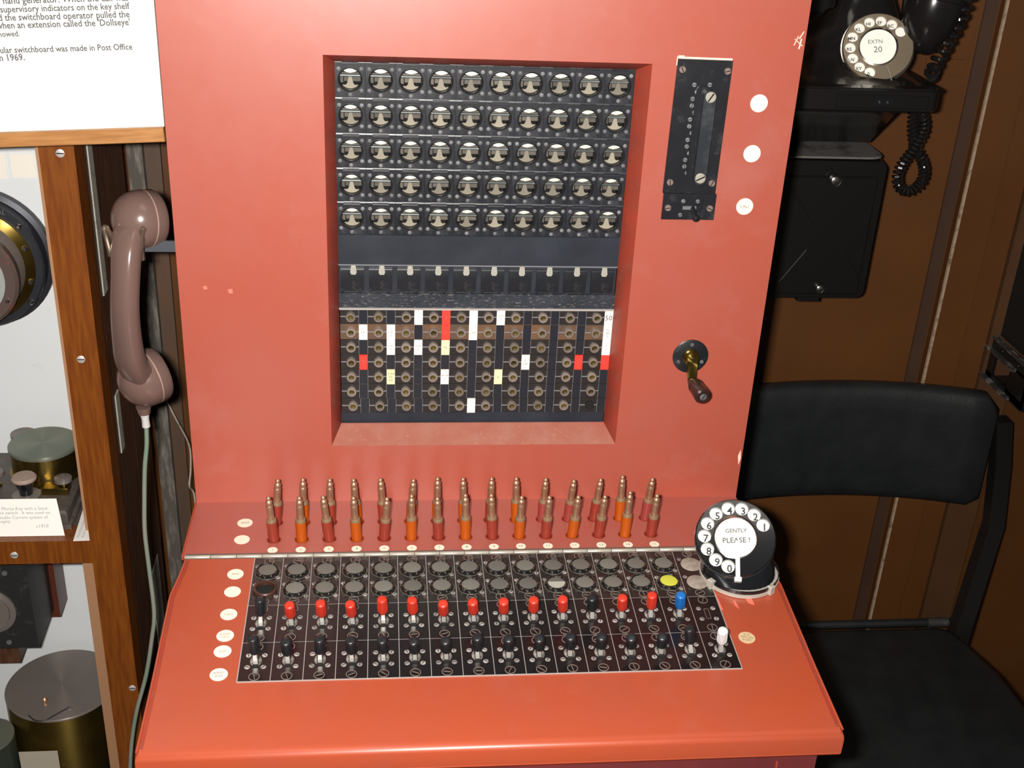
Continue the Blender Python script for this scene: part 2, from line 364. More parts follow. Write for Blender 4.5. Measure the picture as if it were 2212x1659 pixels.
# bevelled frame round the jack field
IX0, IX1, IZ0, IZ1, DY = -.1315, .1315, .0790, .4325, .018
o4 = [(HX0, -.0006, HZ0), (HX1, -.0006, HZ0), (HX1, -.0006, HZ1), (HX0, -.0006, HZ1)]; i4 = [(IX0, DY, IZ0), (IX1, DY, IZ0), (IX1, DY, IZ1), (IX0, DY, IZ1)]
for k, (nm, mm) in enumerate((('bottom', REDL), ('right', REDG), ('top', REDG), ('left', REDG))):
    j = (k+1) % 4
    bk = [Vector(p)+Vector((0, .0012, 0)) for p in (o4[k], o4[j], i4[j], i4[k])]
    b = MB().add([o4[k], o4[j], i4[j], i4[k]]+bk, [(0, 1, 2, 3), (7, 6, 5, 4), (0, 4, 5, 1), (1, 5, 6, 2), (2, 6, 7, 3), (3, 7, 4, 0)])
    part('bezel_strip', b, mm, SB, label='dusty lower ledge of the bezel' if k == 0 else None)
part('jack_field_back', MB().box(IX0-.004, IX1+.004, .052, .054, IZ0-.006, IZ1+.006), VOID, SB)
PIT = .0263; X0 = -.1183
# doll's-eye indicators
DI = DY+.001
tile = MB().holeplate(-.01305, .01305, -.0156, .0134, 0, 0, .0104, 0, .004, 28)
tile.box(-.01305, -.0072, .0134, .0156, -.004, 0).box(.0072, .01305, .0134, .0156, -.004, 0).box(-.0072, .0072, .0134, .0156, -.004, -.0022)
tile.add([(-.01305, .0146, .0003), (-.0072, .0146, .0003), (-.0072, .0157, 0), (-.01305, .0157, 0), (.0072, .0146, .0003), (.01305, .0146, .0003), (.01305, .0157, 0), (.0072, .0157, 0), (-.0076, .0128, .0003), (.0076, .0128, .0003), (.0072, .0134, 0), (-.0072, .0134, 0), (-.0072, .0146, -.0018), (.0072, .0146, -.0018), (.0072, .0157, -.0022), (-.0072, .0157, -.0022)], [(0, 1, 2, 3), (4, 5, 6, 7), (8, 9, 10, 11), (12, 13, 14, 15)])
tile_me = tile.mesh('indicator', EYB)
ring_me = MB().lathe([(.0104, -.012), (.0106, .0008), (.0101, .0012), (.0095, .0004), (.0093, -.012)], 28, cap0=False, cap1=False).mesh('bezel_ring', BLK)
a0 = R_(22)                                    # bright eyelid: lens-shaped segment at the top of the window
eye = [(.0088*math.cos(R_(a)), .0088*math.sin(R_(a))+.0003) for a in range(44, 137, 6)]+[(-.0035, .0054), (0, .0046), (.0035, .0054)]
eye_me = MB().prism(eye, -.008, -.0045).mesh('eyelid', WHT)
rol_me = MB().tube([(-.0090, .0020, -.0068), (.0090, .0020, -.0068)], .0013, 10).mesh('roller', ROLL_)
sp = [(-.0013, .0010), (.0013, .0010), (.0027, -.0048), (.0040, -.0062), (.0070, -.0060)]+[(.0092*math.sin(R_(a)), -.0092*math.cos(R_(a))) for a in range(48, -49, -12)]+[(-.0070, -.0060), (-.0040, -.0062), (-.0027, -.0048)]
sp_me = MB().prism(sp, -.0075, -.0060).mesh('flag', BEIGE)
coil_me = MB().box(-.0054, .0088, -.0034, .0002, -.0105, -.0088).box(-.0088, -.0062, -.0048, .0006, -.0105, -.0090).box(-.0086, .0086, .0028, .0044, -.0105, -.0085).mesh('coil_frame', MIDG)
back_me = MB().lathe([(.0105, -.0125), (.0105, -.0118)], 20).mesh('eye_back', VOID)
win_me = MB().lathe([(.0094, -.0012), (.0094, -.0009)], 24).mesh('window_glass', GLASS)
scr_me = MB().lathe([(.0018, -.001), (.0018, .0004), (.0015, .0006)], 10).mesh('screw', DULL)
ear_me = None
for r in range(5):
    for c in range(10):
        M = faceM(X0+PIT*c-.0002, .4173-.03145*r, DI) @ TRN((0, 0, 0))
        u = inst('indicator', tile_me, SB, M)
        inst('bezel_ring', ring_me, u, M); inst('eye_back', back_me, u, M); inst('eyelid', eye_me, u, M)
        dark = (r, c) in ((2, 3), (3, 0))
        inst('roller', rol_me, u, M); f = inst('flag', sp_me, u, M); inst('coil_frame', coil_me, u, M); inst('window_glass', win_me, u, M)
        for dx, dy in ((-.0098, .0092), (.0098, .0092), (-.0098, -.0094), (.0098, -.0094), (0, -.0132)): inst('screw', scr_me, u, M @ TRN((dx, dy, 0)))
# blank bar, drop shutters, dusty bar
part('blank_strip', MB().cbox(IX0, IX1, .2465, .2755, -.02, -.0185+.002, .0006, FACE @ TRN((0, 0, 0))) if False else MB().box(IX0, IX1, DY+.001, DY+.012, .2465, .2755), BLU, SB)
ss = part('shutter_strip', MB().box(IX0, IX1, DY+.004, DY+.014, .2175, .2465), BLU, SB)
sh = MB().add([(-.0108, -.0125, 0), (.0108, -.0125, 0), (.0108, .0088, .0016), (-.0108, .0088, .0016), (-.0108, .0104, .0011), (.0108, .0104, .0011), (-.0108, -.0125, -.002), (.0108, -.0125, -.002), (.0108, .0104, -.002), (-.0108, .0104, -.002)],
              [(0, 1, 2, 3), (3, 2, 5, 4), (6, 9, 8, 7), (0, 6, 7, 1), (1, 7, 8, 5, 2), (0, 3, 4, 9, 6), (4, 5, 8, 9)]).box(-.0104, -.0086, -.0128, -.0108, 0, .0012).box(.0062, .0082, -.0128, -.0108, 0, .0012)
sh_me = sh.mesh('shutter', BLK)
la_me = MB().prism([(-.0022, 0), (.0022, 0), (.0030, -.0068), (.0019, -.0090), (-.0019, -.0090), (-.0030, -.0068)], 0, .0016).box(-.0006, .0006, -.0075, -.001, .0016, .0026).mesh('latch', mat('pale_latch', (.42, .41, .36), .35, .2))
for c in range(10):
    M = faceM(X0+PIT*c-.0006, .2317, DY+.0022)
    s_ = inst('drop_shutter', sh_me, SB, M); inst('latch', la_me, s_, M @ TRN((.0012, .0142, .0012)))
part('shutter_rail', MB().box(IX0, IX1, DY+.0015, DY+.012, .2452, .2468), EDGE, SB)
part('dusty_strip', MB().box(IX0, IX1, DY+.001, DY+.012, .2030, .2172), BLUD, SB, label='blue-black strip with pale dust along its lower edge')
part('strip_edge', MB().box(IX0, IX1, DY-.0006, DY+.010, .2012, .2030), SEAM, SB)
# jack strips
ring2 = MB().lathe([(.0048, -.004), (.0048, .0034), (.0042, .0042), (.0031, .0042), (.0027, .0034), (.0027, -.010)], 20, cap0=False, cap1=False)
jr_me = ring2.mesh('jack', JRING)
jb_me = MB().lathe([(.0029, .0002), (.0029, .0010)], 14).mesh('jack_bore', JIN)
hold_me = MB().box(-.0041, .0041, -.0075, .0075, -.001, .0006).mesh('tag_holder', CLR)
hedge_me = MB().box(-.0043, -.0040, -.0076, .0076, 0, .0010).box(.0040, .0043, -.0076, .0076, 0, .0010).mesh('holder_edge', EDGE)
tags = {(0, 2): (PAPER, ''), (0, 3): (REDT, 'L'), (0, 4): (PAPER, ''), (0, 5): (PAPER, 'CH\n7'), (0, 9): (PAPER, '50'),
        (1, 0): (PAPER, 'L\nEX\n1'), (1, 1): (PAPER, 'L\nEX\n3'), (1, 3): (REDT, 'L'), (1, 4): (PAPER, 'L EX'), (1, 9): (PAPER, 'N\nSB\n1'),
        (2, 1): (PAPER, 'CH\n7'), (2, 2): (PAPER, 'CH\n2'), (2, 3): (YEL, 'TK'), (2, 9): (PAPER, 'C\n1'), (3, 0): (REDT, 'PO\n3'), (3, 6): (PAPER, 'L\nSW'), (3, 8): (REDT, 'L'), (3, 9): (REDT, 'L'),
        (4, 1): (YEL, 'TWI\nTK\nHS'), (4, 3): (PAPER, 'W.W\nL'), (4, 5): (YEL, 'E'), (6, 4): (PAPER, '')}
for r in range(7):
    z = .1931-.01592*r; js = part('jack_strip', MB().box(IX0+.0005, IX1-.0005, DY+.003, DY+.014, z-.0078, z+.0078), JBRN if r == 1 else JBLK, SB, label='brown stained jack strip' if r == 1 else None)
    part('seam_line', MB().box(IX0+.001, IX1-.001, DY+.0022, DY+.004, z-.0004, z+.0004), EDGE, js)
    for c in range(10):
        x = -.1209+PIT*c+(.0012 if r == 6 else 0)*(1-c/9)-.0002*r*0; M = faceM(x, z, DY+.003)
        if (r, c) == (6, 9): part('blank_plug', MB().lathe([(.0046, -.002), (.0046, .0022), (.0040, .0028)], 20), VOID, js, M, label='plain black plug in place of a jack'); 
        else: inst('jack', jr_me, js, M); inst('jack_bore', jb_me, js, M)
        M2 = faceM(x+.0117, z, DY+.0026)
        if (r, c) in tags:
            mt, s = tags[(r, c)]
            t_ = part('designation_tag', MB().box(-.0040, .0040, -.0078, .0078, -.001, .0014), mt, js, M2)
            if s:
                for i, ln in enumerate(s.split('\n')): lettering(ln, INKB if s == '50' else INK, js, M2 @ TRN((0, (len(s.split('\n'))-1)*.0017-.0034*i, .0016)), size=.0072 if s == '50' else .0034)
        else: inst('tag_holder', hold_me, js, M2); inst('holder_edge', hedge_me, js, M2)
part('lower_rail', MB().box(IX0, IX1, DY+.003, DY+.014, IZ0-.002, .0895), BLU, SB)

# switch panel on the right of the front
def fbox(x0, x1, z0, z1, d, c=.0004): return MB().cbox(x0, x1, z0, z1, 0, d, c, TRN((0, 0, 0)))
sw = part('switch_panel', MB().cbox(-.0243, .0243, -.0601, .0601, 0, .003, .0004), BLK, SB, faceM(.1872, .3866, 0) @ Matrix.Rotation(R_(-.5), 4, 'Z'))
SWM = faceM(.1872, .3866, .0) @ Matrix.Rotation(R_(-.5), 4, 'Z')
def slot_screw(r, h=.0008, n=16, slot=True, T=None):
    b = MB(); b.T = T; b.lathe([(r, -.0005), (r, h*.6), (r*.82, h)], n)
    return b
def add_screw(parent, M, r, mt, ang, h=.0009, name='screw'):
    b = slot_screw(r, h); o = part(name, b, mt, parent, M); return o
SLOT = {}
def screw_with_slot(r, h, mt, key, dark=VOID):
    if key in SLOT: return SLOT[key]
    me = MB().lathe([(r, -.0006), (r, h*.6), (r*.85, h)], 16).box(-r*.86, r*.86, -r*.13, r*.13, h-.00005, h+.00012).mesh('screw', mt)
    me.materials.append(dark)
    for p in me.polygons[-6:]: p.material_index = 1
    SLOT[key] = me; return me
def scr(parent, M, r, h, mt, key, label=None): return inst('screw', screw_with_slot(r, h, mt, key), parent, M @ Matrix.Rotation(random.uniform(0, PI), 4, 'Z'), label)
bar = MB().prism(rrect(-.0056, .0056, -.0425, .0425, .0054, 6), .003, .0105)
part('link_bar', bar, mat('bar_black', (.022, .025, .03), .35, dust=((.05, .055, .06), 60, .5)), sw, SWM @ TRN((.0062, -.0068, 0)))
part('bar_recess', MB().prism(rrect(-.0055, .0055, -.0420, .0420, .0050, 6), .003, .0048), BLK, sw, SWM @ TRN((.0002, -.0040, 0)))
for y in (.0298, -.0430): scr(sw, SWM @ TRN((.0064, y-.000, .0105)), .0048, .0014, mat('pale_screw', (.42, .40, .34), .4, .3), 'barscrew')
for dx, dy in ((-.0197, .0513), (.0205, .0513), (-.0190, -.0497), (.0197, -.0497)): scr(sw, SWM @ TRN((dx, dy, .003)), .0030, .0014, RIM, 'ps')
k = 0
for i in range(14):
    y = .0385-.0061*i
    scr(sw, SWM @ TRN((-.0076+(.003 if i % 3 == 1 else 0), y, .003)), .0020, .0007, DULL, 'cs')
scr(sw, SWM @ TRN((.0062, .0390, .003)), .0020, .0007, DULL, 'cs')
tp = part('toggle_panel', MB().cbox(-.0245, .0245, -.0123, .0123, 0, .003, .0004), BLK, SB, faceM(.1880, .3140))
TPM = faceM(.1880, .3140, 0)
for dx, dy in ((-.0195, -.001), (.0195, -.001)): scr(tp, TPM @ TRN((dx, dy, .003)), .0030, .0014, RIM, 'ps')
for dx, dy in ((-.0060, .0056), (.0075, .0056), (-.0075, -.0075), (.0075, -.0070)): scr(tp, TPM @ TRN((dx, dy, .003)), .0019, .0008, DULL, 'cs2')
part('slot_plate', MB().box(-.0060, .0066, -.0022, .0010, .003, .0040), DULL, tp, TPM)
part('toggle_lever', MB().tube([(.0035, -.0008, .003), (.0035, -.0030, .010), (.0035, -.0052, .016)], [.0022, .0024, .0026], 12).lathe([(.0027, 0), (.0034, .0015), (.0030, .0035), (.0012, .0046)], 14, TRN((.0035, -.0052, .0155)) @ Matrix.Rotation(R_(20), 4, 'X')), BLK, tp, TPM)
# pale chipped paint above the panel
m = MB().box(-.0243, .0243, 0, .0016, 0, .0004).box(-.0250, -.0240, -.0060, .0016, 0, .0004).box(-.024, -.0185, .0012, .0026, 0, .0004)
part('chipped_edge', m, CHIP, sw, SWM @ TRN((0, .0601, 0)), label='pale chipped paint along the top edge')
def disc_me(name, r, mt, th=.0004): return MB().lathe([(r, 0), (r, th)], 32).mesh(name, mt)
st_face = disc_me('round_sticker', .0079, IVORY)
for z in (.4097, .3641, .3144): st = inst('round_sticker', st_face, SB, faceM(.2410, z))
lettering('CALL', INK, st, faceM(.2410, .3144, -.0005), size=.004)
# hand generator crank
CM = faceM(.2075, .1618, 0)
cr = part('crank_plate', MB().lathe([(.0176, 0), (.0176, .0012), (.0170, .0016)], 36), BLK, SB, CM)
for a in (90, 205, 335): scr(cr, CM @ TRN((.0128*math.cos(R_(a)), .0128*math.sin(R_(a)), .0016)), .0018, .0009, DULL, 'crs')
part('crank_boss', MB().lathe([(.0085, .0016), (.0080, .004), (.0072, .0045), (.0068, .010), (.0050, .0105)], 28), BRS, cr, CM)
scr(cr, CM @ TRN((0, 0, .0105)), .0030, .0010, SILV, 'cb')
hub = atY(1497, 775, -.012); kn0 = atY(1509, 818, -.020); kn1 = atY(1520, 862, -.050)
kn0 = Vector((hub.x+.0012, -.016, hub.z-.026)); 
arm = MB().add([(hub.x-.0052, -.0085, hub.z), (hub.x+.0052, -.0085, hub.z), (hub.x+.0048, -.013, hub.z-.024), (hub.x-.0030, -.013, hub.z-.024),
                (hub.x-.0052, -.0115, hub.z), (hub.x+.0052, -.0115, hub.z), (hub.x+.0048, -.016, hub.z-.024), (hub.x-.0030, -.016, hub.z-.024)],
               [(0, 1, 2, 3), (7, 6, 5, 4), (0, 4, 5, 1), (1, 5, 6, 2), (2, 6, 7, 3), (3, 7, 4, 0)])
part('crank_arm', arm, BRS, cr, label='brass crank arm')
k0 = Vector((hub.x+.0014, -.0150, hub.z-.0225)); k1 = atY(1519, 858, -.046); dk = k1-k0; Lk = dk.length
km = MB().lathe([(.0040, 0), (.0058, .003), (.0068, .008), (.0076, Lk*.55), (.0080, Lk-.004), (.0078, Lk-.0015), (.0062, Lk)], 24)
for i in range(24): a = 2*PI*i/24; km.box(-.0002, .0002, .0065, .0075, .009, Lk-.007, Matrix.Rotation(a, 4, 'Z'))
kb = part('crank_handle', km, mat('dark_brown_bakelite', (0.03, .014, .012), .25), cr, axisM(k0, dk), label='dark knurled handle')
scr(cr, axisM(k1, dk), .0034, .0006, DULL, 'ckn')

# plug shelf with holes
PX0, PP = -.1936, .02604; YF, YB = -.0675, -.0385
m = MB(); 
for i in range(15):
    x = PX0+PP*i
    m.holeplate(x-PP/2, x+PP/2, -.0862, -.0530, x, YF, .0066, 0, .003, 20); m.holeplate(x-PP/2, x+PP/2, -.0530, -.0200, x, YB, .0066, 0, .003, 20)
xa, xb = PX0-PP/2, PX0+PP*14.5
m.box(xa, xb, -.0200, 0, -.003, 0).box(xa, xb, -.0925, -.0862, -.003, 0).box(-W, xa, -.0925, 0, -.003, 0).box(xb, W, -.0925, 0, -.003, 0)
part('plug_shelf', m, mat('red_paint_shelf', (0.40, 0.092, 0.064), 0.40, var=(0.38, 0.105, 0.080), vs_=22, bump=.05, bs=1200, dust=((.38, .13, .10), 30, .58)), SB)
rim_me = MB().lathe([(.0066, -.0045), (.0070, .0003), (.0062, .0003), (.0058, -.0045)], 20, cap0=False, cap1=False).mesh('hole_rim', REDG)
for i in range(15):
    for y in (YF, YB): inst('hole_rim', rim_me, SB, TRN((PX0+PP*i, y, 0)))
part('shelf_edge_trim', MB().box(-W-.0012, -W+.0004, -.0925, 0, -.004, .0010), RED, SB)
num_me = disc_me('number_sticker', .0047, IVORY, .0003)
for i in range(15):
    M = TRN((PX0+PP*i+.0001*i*0, -.0848, 0)); s_ = inst('number_sticker', num_me, SB, M)
    lettering(str(i+1), INKR if i in (0, 1, 2, 4, 5, 6, 11, 14) else INK, s_, M @ TRN((0, 0, .0004)), size=.0048)
bs_me = disc_me('round_sticker', .0073, IVORY, .0003); bs2_me = disc_me('round_sticker', .0074, IVORY2, .0003)
for y, s in ((-.0380, 'ANS'), (-.0666, 'CALL')):
    M = TRN((-.2236, y, 0)) @ Matrix.Rotation(R_(4), 4, 'Z'); s_ = inst('round_sticker', bs_me, SB, M)
    if s == 'ANS': lettering(s, INK, s_, M @ TRN((0, 0, .0004)), size=.0042)
for v, s in ((.0259, 'ANS'), (.0507, ''), (.0813, 'CALL'), (.1087, 'RING\nCALL'), (.1281, 'CO'), (.1556, 'RING\nANS')):
    M = keyM(-.2240, v, .0002) @ Matrix.Rotation(R_(4), 4, 'Z'); s_ = inst('round_sticker', bs_me, SB, M)
    for i, ln in enumerate(s.split('\n')):
        if ln: lettering(ln, INK if s in ('ANS', 'CO', 'RING\nANS') else INKR, s_, M @ TRN((0, (.0018-.0036*i) if '\n' in s else 0, .0004)), size=.0036)
M = keyM(.2262, .1268, .0002) @ Matrix.Rotation(R_(-12), 4, 'Z'); s_ = inst('round_sticker', bs2_me, SB, M, 'yellowed sticker with tiny printed marks')
for i, ln in enumerate(('K 51', 'OFF-ON', 'BUZZ')): lettering(ln, INK, s_, M @ TRN((0, .0036-.0034*i, .0004)), size=.0030)
# hinge
hx = -.2725; i = 0
while hx < .262:
    L = .0232; part('hinge_knuckle', MB().lathe([(.0019, .0001), (.0022, .0005), (.0022, L-.0005), (.0019, L-.0001)], 12, axisM((hx, -.0945, -.0002), (1, 0, 0))), HINGE, SB); hx += L+.0003; i += 1
part('hinge_leaf', MB().box(-.272, .262, -.0972, -.0895, -.003, .0004), mat('dark_hinge_leaf', (.14, .12, .10), .5, .3), SB)
# key shelf body (lofted profile with slightly wavy sides)
hw = [(.0, .2718), (.02, .2735), (.056, .2782), (.10, .2775), (.16, .2765), (.22, .2762), (.238, .2762)]
def hwf(v):
    for (a, b), (c, d) in zip(hw, hw[1:]):
        if v <= c: return b+(d-b)*(v-a)/(c-a)
    return hw[-1][1]
prof = [(v, 0.0) for v in (0, .02, .04, .056, .08, .10, .13, .16, .20, .234)]+[(.2375, -.0004), (.2400, -.0014), (.2416, -.0030), (.2422, -.0052), (.2426, -.0195), (.2412, -.0212), (.2380, -.0216)]
rings = []
for v, h in prof:
    b = hwf(v); c = .0022; y = -v
    e = min(.0195, .0216+h+.0002) if v > .235 else .0195
    rings.append([(-b+.002, y, h-e), (-b, y, h-min(.003, e*.5)), (-b, y, h-min(c, e*.3)), (-b+c, y, h), (b-c, y, h), (b, y, h-min(c, e*.3)), (b, y, h-min(.003, e*.5)), (b-.002, y, h-e)])
kb_ = MB().loft([[KF @ Vector(p) for p in r] for r in rings])
part('key_shelf', kb_, RED, SB)
for s in (-1, 1):
    pts = [KF @ Vector((s*(hwf(v)-.0008), -v, .0006)) for v in (0.004, .02, .04, .056, .08, .12, .16, .20, .234, .2368)]
    part('shelf_side_bead', MB().tube(smoothpath(pts, 3), .0010, 8), RED, SB)
    pts2 = [p-Vector((-s*.001, 0, .006)) for p in pts]
    part('shelf_side_skirt', MB().loft([[Vector((p.x-s*.004, p.y, p.z-.0)), Vector((p.x+s*.0002, p.y, p.z-.001)), Vector((p.x+s*.0002, p.y, -.026)), Vector((p.x-s*.004, p.y, -.026))] for p in pts[:-1]]), REDG, SB)
part('lower_case', MB().box(-.262, .262, -.325, .33, -ZS, -.045), MAROON, SB)
part('case_seam', MB().box(.228, .2295, -.3262, -.325, -ZS+.03, -.05), REDG, SB)
# key plates
KX0, KP = -.2084, .026243
part('plate_bed', MB().box(KX0-.0006, KX0+16*KP+.0006, -.1654, -.0035, -.002, .00105), SEAM, SB, KF)
gap = .00028
lp = MB().box(-KP/2+gap, KP/2-gap, -.0712+gap, -.0041, 0, .0012).mesh('lamp_plate', BLKP)
kp_u = MB().box(-KP/2+gap, KP/2-gap, -.1192+gap, -.0712-gap, 0, .0012).mesh('key_plate', BLKK)
kp_l = MB().box(-KP/2+gap, KP/2-gap, -.1649, -.1192-gap, 0, .0012).mesh('key_plate', BLKK)
cap_me = MB().lathe([(.0112, .0012), (.0112, .0016), (.0104, .0018), (.0103, .0034), (.0098, .0044), (.0090, .0047), (.0082, .0042), (.0080, .0034)], 32, cap0=False, cap1=False).mesh('lamp_ring', LCAP)
halo_me = MB().lathe([(.0118, .0012), (.0116, .0014), (.0104, .0014)], 32, cap0=False, cap1=True).mesh('lamp_collar', mat('dusty_collar', (.085, .075, .065), .5, dust=((.22, .19, .16), 150, .5)))
lens_me = MB().lathe([(.0082, .0030), (.0080, .0037), (.0050, .0041), (.002, .0042)], 28).mesh('lamp_lens', LENS)
lensy_me = MB().lathe([(.0082, .0030), (.0080, .0037), (.0050, .0041), (.002, .0042)], 28).mesh('lamp_lens', LYEL)
blank_me = MB().lathe([(.0098, .0012), (.0097, .0017), (.0085, .0020)], 30).mesh('blank_disc', DUSTY)
openr_me = MB().lathe([(.0106, .0012), (.0106, .0040), (.0098, .0048), (.0084, .0044), (.0080, -.010), (.0, -.010)], 32, cap0=False, cap1=False).mesh('empty_socket', mat('socket_brown', (.055, .022, .014), .35))
hole_me = MB().lathe([(.0078, .00125), (.0076, .0013)], 24).mesh('socket_hole', VOID)
bigs = MB().lathe([(.0046, .0010), (.0046, .0015), (.0040, .0016), (.0039, .00135)], 24, cap0=False, cap1=False).mesh('screw_rim', RIM)
bigc = MB().lathe([(.0039, .0010), (.0039, .00142), (.003, .00150)], 20).mesh('screw', BLKK)
slotb = MB().box(-.0030, .0030, -.0003, .0003, .0013, .0017).mesh('screw_slot', RIM)
def big_screw(parent, M):
    inst('screw_rim', bigs, parent, M); inst('screw_slot', slotb, parent, M @ Matrix.Rotation(random.uniform(0, PI), 4, 'Z'))
uk = [(561, 1293, KBLK), (625, 1306, KRED), (692, 1302, KRED), (756, 1304, KRED), (825, 1293, KRED), (890, 1295, KRED), (957, 1303, KRED), (1021, 1299, KRED), (1088, 1298, KRED), (1153, 1295, KRED), (1216, 1293, KRED), (1279, 1290, KBLK), (1345, 1290, KRED), (1409, 1284, KRED), (1471, 1284, KBLU)]
lk = [(545, 1377), (617, 1385), (690, 1379), (757, 1382), (825, 1381), (893, 1384), (962, 1383), (1031, 1375), (1099, 1378), (1165, 1378), (1233, 1374), (1300, 1374), (1364, 1376), (1431, 1374), (1489, 1356), (1562, 1361)]
KNOB = {}
def knob(mt):
    if mt.name in KNOB: return KNOB[mt.name]
    b = MB().lathe([(.0022, 0), (.0032, .0012), (.0040, .0036), (.0041, .0150), (.0041, .0152), (.0043, .0156), (.0043, .0180), (.0038, .0188), (.0020, .0191)], 20)
    for i in range(20): b.box(-.00018, .00018, .0040, .0044, .0040, .0165, Matrix.Rotation(2*PI*i/20, 4, 'Z'))
    KNOB[mt.name] = b.mesh('knob', mt, 50); return KNOB[mt.name]
lev_me = MB().add([(-.0019, -.0024, 0), (.0019, -.0024, 0), (.0019, .0024, 0), (-.0019, .0024, 0), (-.0014, -.0014, .0115), (.0014, -.0014, .0115), (.0014, .0014, .0115), (-.0014, .0014, .0115)],
                  [(3, 2, 1, 0), (4, 5, 6, 7), (0, 1, 5, 4), (1, 2, 6, 5), (2, 3, 7, 6), (3, 0, 4, 7)]).mesh('lever', LEVER)
slot_me = MB().box(-.0024, .0024, -.0068, .0068, .0011, .00135).mesh('key_slot', VOID)
LK = .0300
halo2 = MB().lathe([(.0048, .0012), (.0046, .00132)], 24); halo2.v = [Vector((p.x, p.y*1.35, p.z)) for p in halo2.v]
halo2_me = halo2.mesh('pale_patch', mat('pale_mottle', (.30, .28, .25), .8, var=(.06, .055, .05), vs_=260, vf=.5))  # pale mottled ellipse around each lever
for i in range(16):
    x = KX0+KP*(i+.5)
    P = inst('lamp_plate', lp, SB, keyM(x, 0)); P['label'] = 'lamp plate with two dusty blank discs' if i == 15 else ('lamp plate with a yellow lens' if i == 14 else ('lamp plate with an empty lower socket' if i == 0 else 'black lamp plate with two grey lenses'))
    big_screw(P, keyM(x+.0005, .0088)); 
    if i < 15 or True: big_screw(P, keyM(x, .0660))
    for r, v in ((0, .0245), (1, .0508)):
        M = keyM(x+(.0008 if i == 15 else 0), v)
        if i == 15: inst('blank_disc', blank_me, P, M)
        elif (i, r) == (0, 1): inst('lamp_ring', openr_me, P, M, 'open ring with its lens missing'); inst('socket_hole', hole_me, P, M)
        else:
            inst('lamp_ring', cap_me, P, M); inst('lamp_collar', halo_me, P, M); inst('lamp_lens', lensy_me if (i, r) == (14, 1) else lens_me, P, M, 'yellow lens' if (i, r) == (14, 1) else None)
            if (i, r) == (10, 1): part('lens_fragment', MB().prism([(.0078*math.cos(R_(a)), .0078*math.sin(R_(a))) for a in range(175, 366, 10)], .0041, .0046), LENSB, P, M)
        for dx, dv in ((-.0098, -.0080), (.0100, .0086)): scr(P, M @ TRN((dx, -dv, .0012)), .0021, .0004, DULLK, 'ls')
    for row in (0, 1):
        K = inst('key_plate', kp_u if row == 0 else kp_l, SB, keyM(x, 0)); vc = .0950 if row == 0 else .1420
        big_screw(K, keyM(x, .0765 if row == 0 else .1248))
        if row == 0: big_screw(K, keyM(x, .1135))
        else: big_screw(K, keyM(x, .1602))
        dxo = .0
        for dx in (-.0066, .0066):
            for dv in (-.0070, .0070): scr(K, keyM(x+dx, vc+dv, .0012), .0023, .0005, DULLK, 'ks')
        if row == 0 and i == 15:
            for q in (MB().box(-.0022, .0022, .0062, .0066, .0012, .0014), MB().box(-.0022, .0022, -.0066, -.0062, .0012, .0014), MB().box(-.0022, -.0018, -.0066, .0066, .0012, .0014), MB().box(.0018, .0022, -.0066, .0066, .0012, .0014)): part('slot_outline', q, RIM, K, keyM(x, vc))
            K['label'] = 'key plate with an empty slot and no lever'; continue
        inst('pale_patch', halo2_me, K, keyM(x, vc-.0005)); inst('key_slot', slot_me, K, keyM(x, vc+.001, .0003))
        px, py, mt = uk[i] if row == 0 else (*lk[i], KWHT if i == 15 else KBLK)
        B = KF @ Vector((x, -(vc+.0015), .0012)); T = tip_point(px, py, B, LK); d = (T-B).normalized()
        Mk = axisM(B, d)
        inst('lever', lev_me, K, Mk); inst('knob', knob(mt), K, Mk @ TRN((0, 0, LK-.0190)), {'red_knob': 'red knob', 'blue_knob': 'blue knob', 'white_knob': 'white knob', 'black_knob': 'black knob'}[mt.name])

# rotary dial on the key shelf
dc = CAM + ray(1589, 1161)*1.115; dn = Vector((-.16, -.60, .72)).normalized()
DX = Vector((math.cos(R_(7)), 0, 0)); DM = axisM(dc, dn, DX) @ Matrix.Rotation(R_(-6), 4, 'Z')
bc = Vector((.2420, -.1325, -.0012))
dl = part('rotary_dial', MB().lathe([(.0362, -.010), (.0375, -.0085), (.0375, -.006), (.0362, -.0052), (.0362, -.0045)], 48), CHROME, SB, DM, label='black rotary dial with white label on the key shelf corner')
mt_ = MB(); n = 40
ringA = [DM @ Vector((.0345*math.cos(2*PI*i/n), .0345*math.sin(2*PI*i/n), -.009)) for i in range(n)]
ringB = [KF.to_3x3() @ Vector((.0350*math.cos(2*PI*i/n), .0350*math.sin(2*PI*i/n)*.97, 0))+bc for i in range(n)]
ringM = [a.lerp(b, .55)+Vector((0, 0, 0)) for a, b in zip(ringA, ringB)]
mt_.loft([ringA, ringM, ringB]); part('dial_mount', mt_, DBLK, dl)
part('base_ring', MB().lathe([(.0375, 0), (.0375, .0030), (.0345, .0036)], 48), CLIPM, dl, TRN(bc) @ Matrix.Rotation(TK, 4, 'X'))
band = MB().lathe([(.0362, .0036), (.0370, .0040), (.0370, .0070), (.0362, .0074)], 48, cap0=False, cap1=False); part('retaining_band', band, DBLK, dl, TRN(bc) @ Matrix.Rotation(TK, 4, 'X'))
for a in (212, 306): part('band_clip', MB().cbox(-.0025, .0025, -.003, .003, 0, .009, .0008), CLIPM, dl, TRN(bc) @ Matrix.Rotation(TK, 4, 'X') @ Matrix.Rotation(R_(a), 4, 'Z') @ TRN((.0375, 0, 0)))
